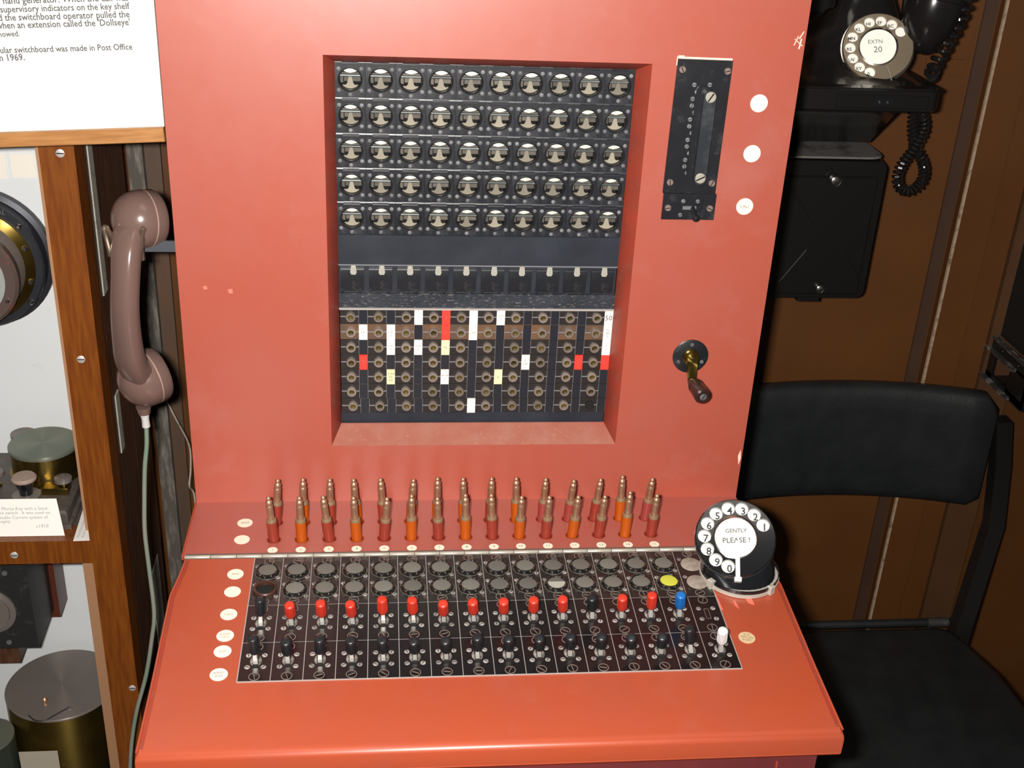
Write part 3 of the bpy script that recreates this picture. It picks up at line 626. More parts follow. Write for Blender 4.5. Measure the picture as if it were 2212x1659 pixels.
def dial_plate(DM, dl, R, holes_deg, mt, labelr, digits, letmt, num_size, numr, white=DWHT, stopdeg=270, holeR=.0062):
    part('number_plate', MB().lathe([(R-.002, -.0055), (R-.002, -.0040)], 40), DBLK, dl, DM)
    # finger plate: annulus with round finger holes
    hr = holeR; pr = R*.765; b = MB(); seg = 2*PI/ len(holes_deg); n = 18
    def sector(a0, a1, hole):
        r0, r1 = labelr, R
        if hole is None:
            k = max(2, int((a1-a0)/.12)); vs_ = []
            for i in range(k+1):
                a = a0+(a1-a0)*i/k
                for r, z in ((r0, -.0015), (r0, 0), (r1-.0012, 0), (r1, -.0012), (r1, -.0022)): vs_.append((r*math.cos(a), r*math.sin(a), z))
            fs = [(5*i+j, 5*i+j+1, 5*i+j+6, 5*i+j+5) for i in range(k) for j in range(4)]; b.add(vs_, fs); return
        ca = hole; cx, cy = pr*math.cos(ca), pr*math.sin(ca); K = 32; vo = []
        # boundary points in polar box, matched by angle parameter round the hole
        for i in range(K):
            t = 2*PI*i/K; dr, da = math.cos(t), math.sin(t)
            s = 1/max(abs(dr), abs(da)); u, w_ = dr*s, da*s
            r = pr+(u*((r1-.0012)-pr) if u > 0 else u*(pr-r0)); a = ca+w_*((a1-a0)/2)
            vo.append((r*math.cos(a), r*math.sin(a), 0))
        vi = []; 
        for i in range(K):
            t = 2*PI*i/K; e = Vector((math.cos(ca), math.sin(ca), 0))*math.cos(t)+Vector((-math.sin(ca), math.cos(ca), 0))*math.sin(t); vi.append(Vector((cx, cy, 0))+e*hr)
        vs_ = vo+[tuple(p) for p in vi]+[(p.x, p.y, -.0028) for p in vi]; fs = []
        for i in range(K): j = (i+1) % K; fs += [(i, j, K+j, K+i), (K+i, K+j, 2*K+j, 2*K+i)]
        b.add(vs_, fs)
        k = 6; vs_ = []
        for i in range(k+1):
            a = a0+(a1-a0)*i/k
            for r, z in ((r1-.0012, 0), (r1, -.0012), (r1, -.0022)): vs_.append((r*math.cos(a), r*math.sin(a), z))
        b.add(vs_, [(3*i+j, 3*i+j+1, 3*i+j+4, 3*i+j+3) for i in range(k) for j in range(2)])
    hd = [R_(a) for a in holes_deg]; sp_ = abs(hd[1]-hd[0])
    for a in hd: sector(a-sp_/2, a+sp_/2, a)
    sector(max(hd)+sp_/2, min(hd)-sp_/2+2*PI, None)
    part('finger_plate', b, mt, dl, DM)
    part('centre_ring', MB().lathe([(labelr+.0008, -.001), (labelr+.0008, .0012), (labelr-.0004, .0016), (labelr-.0012, .0008)], 40, cap0=False, cap1=False), CHROME, dl, DM)
    part('centre_label', MB().lathe([(labelr, 0), (labelr-.0006, .0006)], 40), DLBL, dl, DM)
    for a, s in zip(holes_deg, digits):
        p = Vector((pr*math.cos(R_(a)), pr*math.sin(R_(a)), 0))
        part('number_disc', MB().lathe([(hr*.985, -.0039), (hr*.985, -.0033)], 20), white, dl, DM @ TRN(p))
        lettering(s, INKB, dl, DM @ TRN(p+Vector((numr[0], numr[1], -.0031))), size=num_size, bold=.02)
hd = [38, 60.5, 83, 105.5, 128, 150.5, 173, 195.5, 218, 240.5+.0]
hd = [27+25.4*i for i in range(10)]
dial_plate(DM, dl, .0372, hd, DBLK, .0198, '1234567890', INKB, .0098, (.0016, -.0016))
fs_ = MB().box(-.0020, .0020, -.0185, .0175, .0006, .0018).box(-.0030, .0034, -.0205, -.0165, -.004, .0018)
part('finger_stop', fs_, STOPM, dl, DM @ Matrix.Rotation(R_(0), 4, 'Z') @ TRN((.0015, -.0385+.0185-.001, .0)) , label='bright metal finger stop')
lettering('GENTLY', INK, dl, DM @ TRN((.0006, .0062, .0008)) @ Matrix.Rotation(R_(4), 4, 'Z'), width=.0200, bold=.02); lettering('PLEASE !', INK, dl, DM @ TRN((.0006, -.0030, .0008)) @ Matrix.Rotation(R_(4), 4, 'Z'), width=.0250, bold=.02)

# chips and scratches of the red paint
def flake(pts, mt, plane, lab=None):
    P = [atY(x, y, -.0001) for x, y in pts] if plane == 'F' else None
    if plane == 'F': b = MB().prism([(p.x, p.z) for p in P], 0, .0003); return part('paint_chip', b, mt, SB, faceM(0, 0, 0), lab)
    P = [atK(x, y) for x, y in pts]; return part('paint_chip', MB().prism([(a, -v) for a, v in P], 0, .0003), mt, SB, KF, lab)
flake([(1607, 1289), (1622, 1290), (1630, 1307), (1617, 1303)], CHIPR, 'K'); flake([(1583, 1297), (1588, 1298), (1597, 1315), (1587, 1308)], CHIPR, 'K'); flake([(1541, 1280), (1546, 1283), (1562, 1318), (1557, 1316)], CHIPR, 'K'); flake([(1655, 1262), (1661, 1263), (1663, 1273), (1656, 1271)], CHIPR, 'K')
for a in ([(1724, 78), (1726, 78), (1716, 98), (1714, 98)], [(1736, 68), (1738, 68), (1728, 84), (1725, 84)], [(1730, 84), (1733, 84), (1727, 106), (1724, 106)], [(1716, 84), (1718, 84), (1734, 99), (1732, 100)], [(1594, 985), (1600, 972), (1600, 990), (1595, 1004)], [(438, 619), (446, 617), (448, 624), (441, 626)], [(492, 625), (502, 624), (503, 633), (495, 634)]): flake(a, CHIP if a[0][0] > 1500 else CHIPR, 'F')

# handset hook on the left side
hk = part('hook_bracket', MB().box(-.312, -W, .024, .027, .2550, .2655).box(-.312, -.309, .010, .027, .2550, .2655), BRKT, SB)

# ------------------------------------------------------------------ cord plugs
G1 = 'cord plugs standing in the shelf'
col_f = [SLR, SLO, SLR, SLO, SLR, SLO, SLR, SLO, SLR, SLO, SLR, SLO, SLR, SLO, SLR]
col_b = [SLR, SLO, SLR, SLO, SLR, SLO, SLO, SLO, SLR, SLO, SLP, SLP, SLR, SLO, SLP]
tf = [(579, 1072), (646, 1072), (697, 1070), (763, 1072), (836, 1074), (889, 1067), (945, 1080), (1005, 1066), (1061, 1066), (1127, 1071), (1187, 1071), (1250, 1071), (1308, 1072), (1362, 1060), (1420, 1067)]
tb = [(600, 1034), (654, 1032), (712, 1033), (763, 1033), (821, 1032), (893, 1034), (945, 1030), (1000, 1031), (1062, 1030), (1115, 1030), (1179, 1032), (1240, 1036), (1298, 1033), (1345, 1026), (1410, 1032)]
slv = {}
PL = .0495
for c_ in (SLR, SLO, SLP): slv[c_.name] = MB().lathe([(.0040, -.012), (.0051, -.0118), (.0052, .021), (.0049, .0226)], 20).mesh('sleeve', c_)
col_me = MB().lathe([(.0050, .0222), (.0050, .0232), (.0045, .0250), (.0037, .0254)], 20).mesh('collar', COLLAR)
tip_me = MB().lathe([(.0035, .025), (.0034, .0380), (.0035, .0396), (.0030, .0402), (.0030, .0418), (.0033, .0428), (.0031, .0448), (.0019, .0458), (.0017, .0462), (.0022, .0472), (.0024, .0480), (.0018, .0491), (.0006, .0499), (.0003, .0502)], 16).mesh('tip', BRASS, 60)
band_me = MB().lathe([(.00355, .0385), (.00355, .0395)], 16).mesh('insulating_band', COLLAR)
ORD = 'first second third fourth fifth sixth seventh eighth ninth tenth eleventh twelfth thirteenth fourteenth fifteenth'.split()
cn = {'red_sleeve': 'dark red', 'orange_sleeve': 'orange', 'pink_red_sleeve': 'pinkish red'}
for row, (tips, cols, Y) in enumerate(((tf, col_f, YF), (tb, col_b, YB))):
    for i in range(15):
        B = Vector((PX0+PP*i, Y, 0)); T = tip_point(*tips[i], B, .0492); d = (T-B).normalized()
        if abs(d.y) > .10: d.y = math.copysign(.10, d.y); d.normalize()
        T2 = B+d*(T-B).length; off = ((T-B).length)-.0502
        M = axisM(B+d*off, d)
        lab = '%s-sleeved brass plug, %s from the left in the %s row' % (cn[cols[i].name], ORD[i], ('front', 'back')[row])
        t = thing('cord_plug', None, lab, 'plug', G1, frame=M)
        inst('sleeve', slv[cols[i].name], t, M); inst('collar', col_me, t, M); inst('tip', tip_me, t, M); inst('insulating_band', band_me, t, M)

# ------------------------------------------------------------------ handset on the left side
e_c = atY(302, 474, .035); m_c = atY(313, 818, .035)
ax = Vector((.80, .60, 0)).normalized()
HS = thing('telephone_handset', (e_c+m_c)/2, 'grey-brown telephone handset hanging on the left side of the red switchboard', 'handset')
def cup(c, axx, R):
    # dome towards the handle, band and face away from it
    pr = [(R*math.sin(R_(a)), -R*.95*math.cos(R_(a))) for a in (8, 20, 35, 50, 65, 78, 88)]+[(R*1.0, .002), (R*1.0, .0045)]
    b = MB().lathe(pr, 36, axisM(c, axx, (0, 0, 1)), cap1=False); return b
for c, R, nm in ((e_c, .0268, 'earpiece'), (m_c, .0275, 'mouthpiece')):
    a2 = (ax+Vector((0, 0, -.10 if nm == 'earpiece' else .12))).normalized()
    p_ = part(nm+'_cup', cup(c, a2, R), GREYP, HS)
    part('cap_seam', MB().lathe([(R*1.004, .0040), (R*1.01, .0046), (R*1.004, .0052)], 36, axisM(c, a2, (0, 0, 1)), cap0=False, cap1=False), GREYE, p_)
    part('cap', MB().lathe([(R, .0050), (R*.99, .013), (R*.90, .0165), (R*.5, .0175)], 36, axisM(c, a2, (0, 0, 1))), GREYP, p_)
# handle: lofted bow
hp = [(300, 452, .010), (272, 500, .000), (262, 560, -.008), (270, 640, -.010), (272, 700, -.010), (275, 760, -.004), (290, 815, .006), (312, 850, .018)]
hp = [(306, 484, .036), (283, 500, .020), (274, 540, .006), (271, 600, -.002), (270, 670, -.004), (275, 735, .002), (285, 785, .012), (310, 826, .034)]
cen = smoothpath([atY(*p) for p in hp], 6); rings = []; sidev = Vector((.80, -.60, 0)).normalized(); n = 16
for i, p in enumerate(cen):
    t = (cen[min(i+1, len(cen)-1)]-cen[max(i-1, 0)]).normalized(); s = (sidev-t*sidev.dot(t)).normalized(); q = t.cross(s)
    k = i/(len(cen)-1); wd = .0145+.0012*math.cos(2*PI*k); th = .0100+.003*abs(2*k-1)**2
    if i in (0, len(cen)-1): wd *= .75; th *= .7
    ring = []
    for j in range(n):
        a = 2*PI*j/n; cc, ss_ = math.cos(a), math.sin(a); e = .7
        ring.append(p+s*(wd*math.copysign(abs(cc)**e, cc))+q*(th*math.copysign(abs(ss_)**e, ss_)))
    rings.append(ring)
part('handle', MB().loft(rings), GREYP, HS, ang=50)
rb = [atY(310, 878, .030), atY(312, 893, .030), atY(314, 905, .030), atY(316, 921, .030)]
part('strain_relief', MB().tube([rb[0], rb[1]], [.0075, .0058], 14), GREYP, HS)
part('cord_grommet', MB().tube([rb[1], rb[2], rb[3]], [.0046, .0037, .0040], 14), RELIEF, HS)
cp = [(316, 918), (317, 960), (313, 1010), (312, 1080), (313, 1150), (322, 1227), (333, 1322), (328, 1380), (316, 1457), (296, 1533), (285, 1600), (281, 1665), (280, 1740)]
cpts = [atY(x, y, .030-.010*min(1, i/6)) for i, (x, y) in enumerate(cp)]
part('cord', MB().tube(smoothpath(cpts, 5), .0023, 10), GCORD, HS, label='green and clear handset cord')
hkp = [(308, 560, .012), (306, 545, .010), (305, 520, .008), (307, 500, .006), (312, 492, .006)]
part('hook_wire', MB().tube(smoothpath([atY(*p) for p in hkp], 4), .0026, 8), HOOK, hk)
hkp = [(238, 553, .010), (236, 540, .010), (229, 512, .012), (224, 494, .012), (230, 491, .014), (240, 510, .016), (244, 535, .02)]
part('hook_wire', MB().tube(smoothpath([atY(*p) for p in hkp], 4), .0022, 8), HOOK, hk)
part('hook_bar', MB().box(atY(236, 550, .024).x, -.308, .022, .027, .2560, .2640), BRKT, hk)
lw = [(352, 850, .36), (380, 905, .34), (408, 960, .30), (412, 1010, .28), (409, 1050, .27), (419, 1066, .25), (424, 1120, .25), (430, 1180, .25)]
tag(part('loose_wire', MB().tube(smoothpath([atY(*p) for p in lw], 4), .0011, 6), PALE), 'thin pale loose wire hanging behind the red switchboard', 'wire')

# ------------------------------------------------------------------ information sign
SL = atY(0, 286, .022); SR = atY(356, 274, .022); sdir = (SR-SL).normalized(); sdir.y = 0; sdir.normalize()
sup = Vector((-sdir.z, 0, sdir.x)); Msg = TRN(SR) @ Matrix((sdir, sup, Vector((0, -1, 0)))).transposed().to_4x4()
SG = thing('information_sign', None, 'white printed information board in an oak frame, upper left', 'sign', frame=Msg)
WL = .42
SLP = math.tan(math.atan2(sdir.z, sdir.x)); part('sign_board', MB().prism([(-WL, 0), (-.0008, 0), (-.0008+.28*SLP, .28), (-WL, .28)], -.006, -.002), SIGNW, SG, Msg)
part('frame_rail', MB().cbox(-WL-.012, -.0008, -.0125, 0, -.010, .004, .0008), OAK, SG, Msg)
part('frame_rail', MB().cbox(-WL-.012, -.0008, .28, .2925, -.010, .004, .0008), OAK, SG, Msg)
part('frame_rail', MB().cbox(-WL-.012, -WL, 0, .28, -.010, .004, .0008), OAK, SG, Msg)
Mi = Msg.inverted()
SINK = mat('sign_ink', (0.10, 0.10, 0.10), 0.8)
for s, xl, xr, yb in (('the hand generator. When the call was', -26, 277, 8), ('supervisory indicators on the key shelf', 0, 280, 26), ('d the switchboard operator pulled the', -4, 280, 44), ("when an extension called the 'Dollseye'", -9, 281, 61), ('showed.', -10, 42, 79), ('cular switchboard was made in Post Office', -8, 286, 114), ('in 1969.', -6, 53, 131)):
    sl = (117-111.0)/(290.)*0 + (-7.5/290)
    a = Mi @ atY(xl, yb+2, .022); b_ = Mi @ atY(xr, yb-6, .022)
    if xr < 100: b_ = Mi @ atY(xr, yb, .022)
    d = b_-a; ang_ = math.atan2(d.y, d.x); k_ = d.length
    me, sc_ = text_mesh(s, SINK, None, k_, align='LEFT', bold=.022)
    for v in me.vertices: v.co.y *= 1.12
    h = .0107/sc_ if False else 1
    inst('lettering', me, SG, Msg @ TRN((a.x, a.y, -.0018)) @ Matrix.Rotation(ang_, 4, 'Z'))

# ------------------------------------------------------------------ display cabinet on the left
DC = thing('display_cabinet', (-.5, .18, -ZS), 'mahogany-framed display cabinet with white backing, left of the switchboard', 'cabinet')
PXL, PXR = -.4045, -.3725
part('front_post', MB().cbox(PXL, PXR, -ZS, .60, -.115, -.080, .001, Matrix.Rotation(PI/2, 4, 'X') @ Matrix.Scale(1, 4)) if False else MB().box(PXL, PXR, .080, .112, -ZS, .60), WOOD, DC)
part('middle_rail', MB().box(-.95, PXL, .082, .112, -.1275, -.0985), WOOD, DC)
part('top_rail', MB().box(-.95, PXL, .082, .112, .56, .60), WOOD, DC)
part('bottom_rail', MB().box(-.95, PXL, .082, .112, -ZS, -.62), WOOD, DC)
part('glazing_bead', MB().box(PXL-.0165, PXL, .100, .1115, -.62, -.1275), TAN, DC)
part('glazing_bead', MB().box(PXL-.0085, PXL, .100, .1115, -.0975, .56), TAN, DC)
part('side_panel', MB().box(-.386, -.3745, .112, .290, -ZS, .60), WOODD, DC)
part('paint_strip', MB().box(-.3745, -.3732, .134, .152, .165, .60), PALE, DC); part('paint_strip', MB().box(-.3745, -.3732, .134, .150, -.02, .05), PALE, DC)
part('paint_strip', MB().box(-.3745, -.3738, .215, .26, -.62, -.24), PALE, DC)
part('shelf', MB().box(-.95, -.386, .112, .270, -.1075, -.0985), KEYB, DC)
part('lower_shelf', MB().box(-.95, -.386, .112, .270, -.56, -.55), KEYB, DC)
part('back_panel', MB().box(-.95, -.386, .270, .282, -.62, .60), WHTB, DC)
part('left_side_panel', MB().box(-.962, -.95, .082, .290, -ZS, .60), WOODD, DC)
scd = screw_with_slot(.0040, .0010, mat('worn_screw', (.62, .60, .58), .4, .4), 'wood')
for x, y in ((130, 331), (175, 776), (286, 1486), (30, 1201)):
    p = atY(x, y, .080); inst('screw', scd, DC, faceM(p.x, p.z, .0815 if x == 30 else .0800))
def sheet(x0, y0, x1, y1, lab, nm='paper_slip'):
    a = atY(x0, y0, .2695); b = atY(x1, y1, .2695)
    tag(part(nm, MB().box(a.x, b.x, .2690, .2698, b.z, a.z), PAPER), lab, 'paper')
sheet(-60, 332, 18, 386, 'white paper slip pinned to cabinet backing above the round instrument, left one'); sheet(21, 332, 79, 384, 'white paper slip on cabinet backing just beside the mahogany post')
# round wall instrument
gc = atY(-44, 556, .262); RI = thing('round_instrument', gc, 'large round black iron and brass instrument mounted on white backing', 'instrument')
GM = faceM(gc.x, gc.z, .268)
part('iron_disc', MB().lathe([(.0800, 0), (.0800, .010), (.0745, .012), (.0745, .028), (.0725, .030), (.0600, .030)], 56), IRON, RI, GM)
part('brass_ring', MB().lathe([(.0655, .030), (.0655, .033), (.0570, .036), (.052, .036)], 48), BRS, RI, GM)
part('brass_dome', MB().lathe([(.0560, .036), (.054, .050), (.050, .060), (.045, .066)], 48), BRZ, RI, GM)
part('mottled_ring', MB().lathe([(.0570, .060), (.0580, .070), (.0550, .073), (.0450, .073)], 48), MOTT, RI, GM)
part('pale_ring', MB().lathe([(.0450, .0720), (.0450, .0745), (.0310, .0745)], 48), GWHT, RI, GM)
part('brass_centre', MB().lathe([(.0310, .0740), (.0300, .0785), (.022, .082), (.008, .0835)], 40), BRS, RI, GM)
rv = MB().lathe([(.0032, 0), (.0030, .002), (.0018, .0034)], 12).mesh('rivet', SILV)
for a, r_, h_ in ((40, .0700, .030), (-38, .0700, .030), (20, .0620, .034), (-16, .0620, .034), (45, .0500, .073), (-28, .0500, .073), (-75, .0500, .073)): inst('rivet', rv, RI, GM @ TRN((r_*math.cos(R_(a)), r_*math.sin(R_(a)), h_)) @ Matrix.Scale(.8 if r_ < .06 else 1, 4))
lettering('LOCAL', mat('raised_letter', (.12, .12, .12), .5), RI, GM @ TRN((.030, .0630, .0303)) @ Matrix.Rotation(R_(-14), 4, 'Z'), size=.0080)
# morse key instrument
SHZ = -.0982
MK = thing('morse_key', (-.49, .17, SHZ), 'antique morse key with brass drum and knob on dark base, upper shelf', 'morse key')
part('base_board', MB().cbox(-.60, -.4325, -.240, -.108, 0, .0200, .0025, TRN((0, 0, SHZ)) @ Matrix.Scale(-1, 4, (0, 1, 0))), KEYB, MK)
mz = SHZ+.020
part('base_moulding', MB().box(-.604, -.4285, .104, .244, SHZ, SHZ+.006), KEYB, MK)
dcx = atZ(95, 1003, mz); dcx = Vector((dcx.x, dcx.y, mz))
DMM = TRN((-.4735, .196, mz))
part('instrument_drum', MB().lathe([(.0400, 0), (.0400, .004), (.0370, .0045), (.0370, .0330)], 48), BRS, MK, DMM)
part('drum_lid', MB().lathe([(.0370, .0330), (.0385, .0335), (.0385, .0362), (.0370, .0375)], 48), GRNM, MK, DMM, label='grey-green drum lid')
def terminal(x, y, s=1.0):
    M = TRN((x, y, mz)) @ Matrix.Scale(s, 4)
    part('terminal', MB().lathe([(.0055, 0), (.0055, .003), (.003, .004), (.0028, .0095), (.0045, .010), (.0045, .011), (.0030, .012), (.0030, .014)], 20), BRS, MK, M)
    part('terminal_wheel', MB().lathe([(.0085, .014), (.0095, .0145), (.0095, .0185), (.0085, .019), (.002, .019)], 28), BRZ, MK, M)
t1 = atZ(140, 1062, mz); terminal(t1.x, t1.y); t2 = atZ(-6, 1050, mz); terminal(t2.x, t2.y); t3 = atZ(66, 960, mz+.02); terminal(-.507, .235, 1.5)
k_ = atZ(60, 1085, mz)
KMM = TRN((k_.x, k_.y, mz))
part('knob_washer', MB().lathe([(.0035, 0), (.0045, .004), (.0045, .008), (.0150, .0085), (.0150, .0105), (.012, .0115)], 30), BRZ, MK, KMM)
part('key_knob', MB().lathe([(.0070, .0115), (.0075, .018), (.0110, .027), (.0130, .030)], 28), DBLK, MK, KMM)
part('knob_top', MB().lathe([(.0131, .0298), (.0133, .0318), (.0115, .0338), (.004, .0345)], 28), mat('worn_knob_top', (.33, .24, .19), .6, dust=((.12, .11, .10), 90, .62)), MK, KMM, label='worn pinkish knob top')
part('key_lever', MB().box(k_.x-.006, k_.x+.006, k_.y-.004, k_.y+.060, mz+.004, mz+.0085), BRS, MK)
part('brass_block', MB().cbox(k_.x+.012, k_.x+.040, -(k_.y+.030), -(k_.y+.014), 0, .008, .001, TRN((0, 0, mz)) @ Matrix.Scale(-1, 4, (0, 1, 0))), BRS, MK)
# cards
b0 = atZ(0, 1159, SHZ); b1 = atZ(140, 1157, SHZ); tl = atY(0, 1078, b0.y+.012); tr = atY(125, 1077, b1.y+.012)
b1.y = b0.y; ex = (b1-b0).normalized(); ez = (tr-b1); ez = (ez-ex*ez.dot(ex)); hh = ez.length; ez.normalize(); en = ex.cross(ez)
CF = TRN(b1) @ Matrix((ex, ez, en)).transposed().to_4x4()
if en.y > 0: pass
CD = tag(part('caption_card', MB().add([(-.10, 0, -.0005), (0, 0, -.0005), (-.007, hh, -.0005), (-.10, hh, -.0005), (-.10, 0, 0), (0, 0, 0), (-.007, hh, 0), (-.10, hh, 0)], [(3, 2, 1, 0), (4, 5, 6, 7), (0, 1, 5, 4), (1, 2, 6, 5), (2, 3, 7, 6), (3, 0, 4, 7)]), SIGNW, None, CF), 'white caption card with typed lines propped before the morse key', 'card')
CI = CF.inverted(); CINK = mat('card_ink', (.30, .31, .34), .8)
def oncard(x, y):
    d = ray(x, y); P0 = CF.translation; n_ = CF.to_3x3() @ Vector((0, 0, 1)); return CI @ (CAM+d*((P0-CAM).dot(n_)/d.dot(n_)))
for s, xl, xr, y in (('Morse Key with a Send-', 4, 105, 1102), ('ve switch.  It was used on', -1, 108, 1111), ('ouble Current system of', 0, 104, 1121), ('raphy.', 0, 24, 1130), ('c1910', 79, 105, 1140)):
    a = oncard(xl, y); b_ = oncard(xr, y-1); me, sc_ = text_mesh(s, CINK, None, (b_-a).length, align='LEFT'); d = b_-a
    inst('lettering', me, CD, CF @ TRN((a.x, a.y, .0003)) @ Matrix.Rotation(math.atan2(d.y, d.x), 4, 'Z'))
q = [atZ(x, y, SHZ+.0006) for x, y in ((158, 1168), (206, 1166), (206, 1130), (188, 1072))]
q[1].x = min(q[1].x, -.392)
C2 = tag(part('small_card', MB().add([(p.x, p.y, SHZ) for p in q]+[(p.x, p.y, SHZ+.0006) for p in q], [(3, 2, 1, 0), (4, 5, 6, 7), (0, 1, 5, 4), (1, 2, 6, 5), (2, 3, 7, 6), (3, 0, 4, 7)]), SIGNW), 'small white card lying between the morse key and the post', 'card')
for s, x, y, wd in (('Morse Key made by', 171, 1160, .036), ('Brown.', 181, 1160, .012)):
    a = atZ(x, y, SHZ+.0009); b_ = atZ(x+22, y-60, SHZ+.0009); d = b_-a; me, sc_ = text_mesh(s, CINK, None, wd, align='LEFT')
    inst('lettering', me, C2, TRN(a) @ Matrix.Rotation(math.atan2(d.y, d.x), 4, 'Z'))
# lower compartment
bo = atY(84, 1398, .150); BBX = thing('black_relay_box', (bo.x-.04, .20, bo.z), 'black box instrument with round brass face under the middle rail', 'instrument')
part('box_body', MB().cbox(bo.x-.15, bo.x, bo.z, -.150, -.262, -.150, .002, Matrix.Rotation(PI/2, 4, 'X')) if False else MB().box(bo.x-.15, bo.x, .150, .225, bo.z, -.140), mat('worn_black_box', (.022, .022, .022), .4, dust=((.09, .085, .08), 40, .56)), BBX)
part('backboard', MB().box(bo.x-.12, atY(132, 1300, .235).x, .225, .262, atY(120, 1322, .235).z, -.135), mat('red_brown_board', (.09, .022, .012), .4), BBX)
part('backboard', MB().box(bo.x-.13, atY(55, 1420, .22).x, .20, .262, atY(30, 1432, .20).z, bo.z-.001), WOODD, BBX)
part('round_face', MB().lathe([(.030, 0), (.030, .003), (.024, .004), (.022, .002)], 40), BRZ, BBX, faceM(atY(-22, 1320, .15).x, atY(-22, 1320, .15).z, .150))
for x, y in ((20, 1387), (10, 1238)): p = atY(x, y, .15); part('eyelet', MB().lathe([(.0032, 0), (.0030, .001), (.0018, .0008)], 16), DULL, BBX, faceM(p.x, p.z, .15))
def drum(name, cx, cy, Y, r, h, lab, topm, sidem):
    c = atY(cx, cy, Y); t = thing(name, (c.x, c.y, c.z-h), lab, 'drum'); M = TRN((c.x, c.y, c.z-h))
    part('drum_body', MB().lathe([(r, 0), (r, h-.002), (r*.995, h-.001)], 64), sidem, t, M); part('drum_lid', MB().lathe([(r*1.005, h-.0016), (r*1.005, h), (r*.99, h+.0008)], 64), topm, t, M); return t, c, M, h
t, c, M, h = drum('brass_drum', 134, 1478, .190, .0670, .1500, 'large brass drum with dark bronze lid, lower left of the cabinet', BRZ, BRS)
pn = atZ(98, 1520, c.z+.001)
part('lid_pin', MB().lathe([(.0035, 0), (.0022, .002), (.002, .005), (.0034, .007), (.002, .010), (.0006, .0108)], 14), BRASS, t, TRN((pn.x, pn.y, c.z+.0006)))
p2 = [atZ(x, y, c.z+.0018) for x, y in ((62, 1545), (75, 1556), (97, 1556), (118, 1545), (138, 1534), (150, 1528))]
part('lid_catch', MB().tube(smoothpath(p2, 4), .0009, 6), IRON, t); part('catch_screw', MB().lathe([(.004, 0), (.0036, .0012), (.002, .0014)], 14), BRZ, t, TRN((p2[-1].x, p2[-1].y, c.z+.0006)))
p3 = atZ(162, 1411, c.z); part('lid_rivet', MB().lathe([(.002, 0), (.0015, .0012)], 10), BRZ, t, TRN((p3.x, p3.y, c.z+.0006)))
c2 = atY(-28, 1590, .126); t, c, M, h = drum('small_drum', -28, 1590, .126, .0310, c2.z+.5496, 'small green-grey drum, partly in view left of the large brass drum', GRNM, mat('dark_green_side', (.03, .04, .03), .4))
a = atY(45, 1645, .118); b_ = atY(130, 1652, .118); tt = atY(62, 1622, .118)
tag(part('curled_label', MB().box(a.x, b_.x, .116, .1168, a.z-.018, tt.z), mat('old_paper', (.42, .38, .30), .7)), 'old paper label leaning before the large brass drum', 'label')
tag(part('label_block', MB().box(a.x-.004, b_.x+.004, .1165, .122, -.55, a.z-.017), WOODD), 'dark block holding up the old paper label', 'block')

# ------------------------------------------------------------------ wall telephone (right)
PY = .200
a = atY(2052, 192, PY); b = atY(2050, 246, PY); xr = a.x-.004; zt = a.z-.002; zb = b.z; xl = xr-.185
PHC = ((xl+xr)/2)
PH = thing('wall_telephone', (PHC, .30, zb), 'black dial telephone on a wall shelf behind the switchboard', 'telephone')
yb = WY-.02
def rr3(x0, x1, y0, y1, r, z): return [(p[0], p[1], z) for p in rrect(x0, x1, y0, y1, r, 5)]
part('base', MB().loft([rr3(xl+.002, xr-.002, PY+.002, yb, .016, zb), rr3(xl, xr, PY, yb, .018, zb+.002), rr3(xl, xr, PY, yb, .018, zt-.003), rr3(xl+.003, xr-.003, PY+.003, yb, .016, zt)]), PHB, PH)
part('base_lip', MB().loft([rr3(xl-.0015, xr+.0015, PY-.0015, yb, .018, zt-.0028), rr3(xl-.0015, xr+.0015, PY-.0015, yb, .018, zt-.0012)]), BOXB, PH)
pc = CAM+ray(1897, 101)*1.318; pn_ = Vector((-.20, -.80, .50)).normalized(); xc = pc.x+.004
def sec(z, hx, y0, y1, r): return rr3(xc-hx, xc+hx, y0, y1, r, z)
top = atY(1880, 40, .29).z
def secb(z, x0, x1, y0, r): return rr3(x0, x1, y0, yb-(z-zt)*.25, r, z)
part('body', MB().loft([secb(zt-.001, xl+.006, xr-.006, PY+.008, .02), secb(zt+.003, xl+.012, xr-.010, PY+.046, .03), secb(zt+.024, xl+.034, xr-.030, PY+.078, .03), secb(zt+.045, xc-.044, xc+.044, PY+.094, .025), secb(zt+.075, xc-.032, xc+.032, PY+.106, .02), secb(zt+.105, xc-.028, xc+.028, PY+.106, .016), secb(zt+.112, xc-.025, xc+.025, PY+.108, .014)]), PHB, PH, ang=60)
cz = zt+.108
part('cradle', MB().cbox(xc-.034, xc+.034, -(yb-.04), -(PY+.090), 0, .030, .003, TRN((0, 0, cz)) @ Matrix.Scale(-1, 4, (0, 1, 0))), PHB, PH)
for s in (-1, 1): part('cradle_horn', MB().tube([(xc+s*.040, PY+.10, cz+.01), (xc+s*.044, PY+.10, cz+.03), (xc+s*.050, PY+.075, cz+.040)], [.006, .006, .004], 10), PHB, PH)
d0 = atY(1808, 205, PY); d1 = atY(2003, 232, PY)
dr = part('directory_drawer', MB().cbox(d0.x, d1.x, zb+.0040, zb+.0185, 0, .0022, .0008), BOXB, PH, faceM(0, 0, PY+.0002))
part('drawer_pull', MB().cbox(-.0105, .0105, -.0045, .0045, 0, .0012, .0004), DBLK, dr, faceM((d0.x+d1.x)/2, zb+.0112, PY-.0018))
for s in (-1, 1): part('drawer_stud', MB().lathe([(.0015, 0), (.0010, .0012)], 8), SILV, dr, faceM((d0.x+d1.x)/2+s*.0045, zb+.0112, PY-.003))
PM = axisM(pc, pn_)
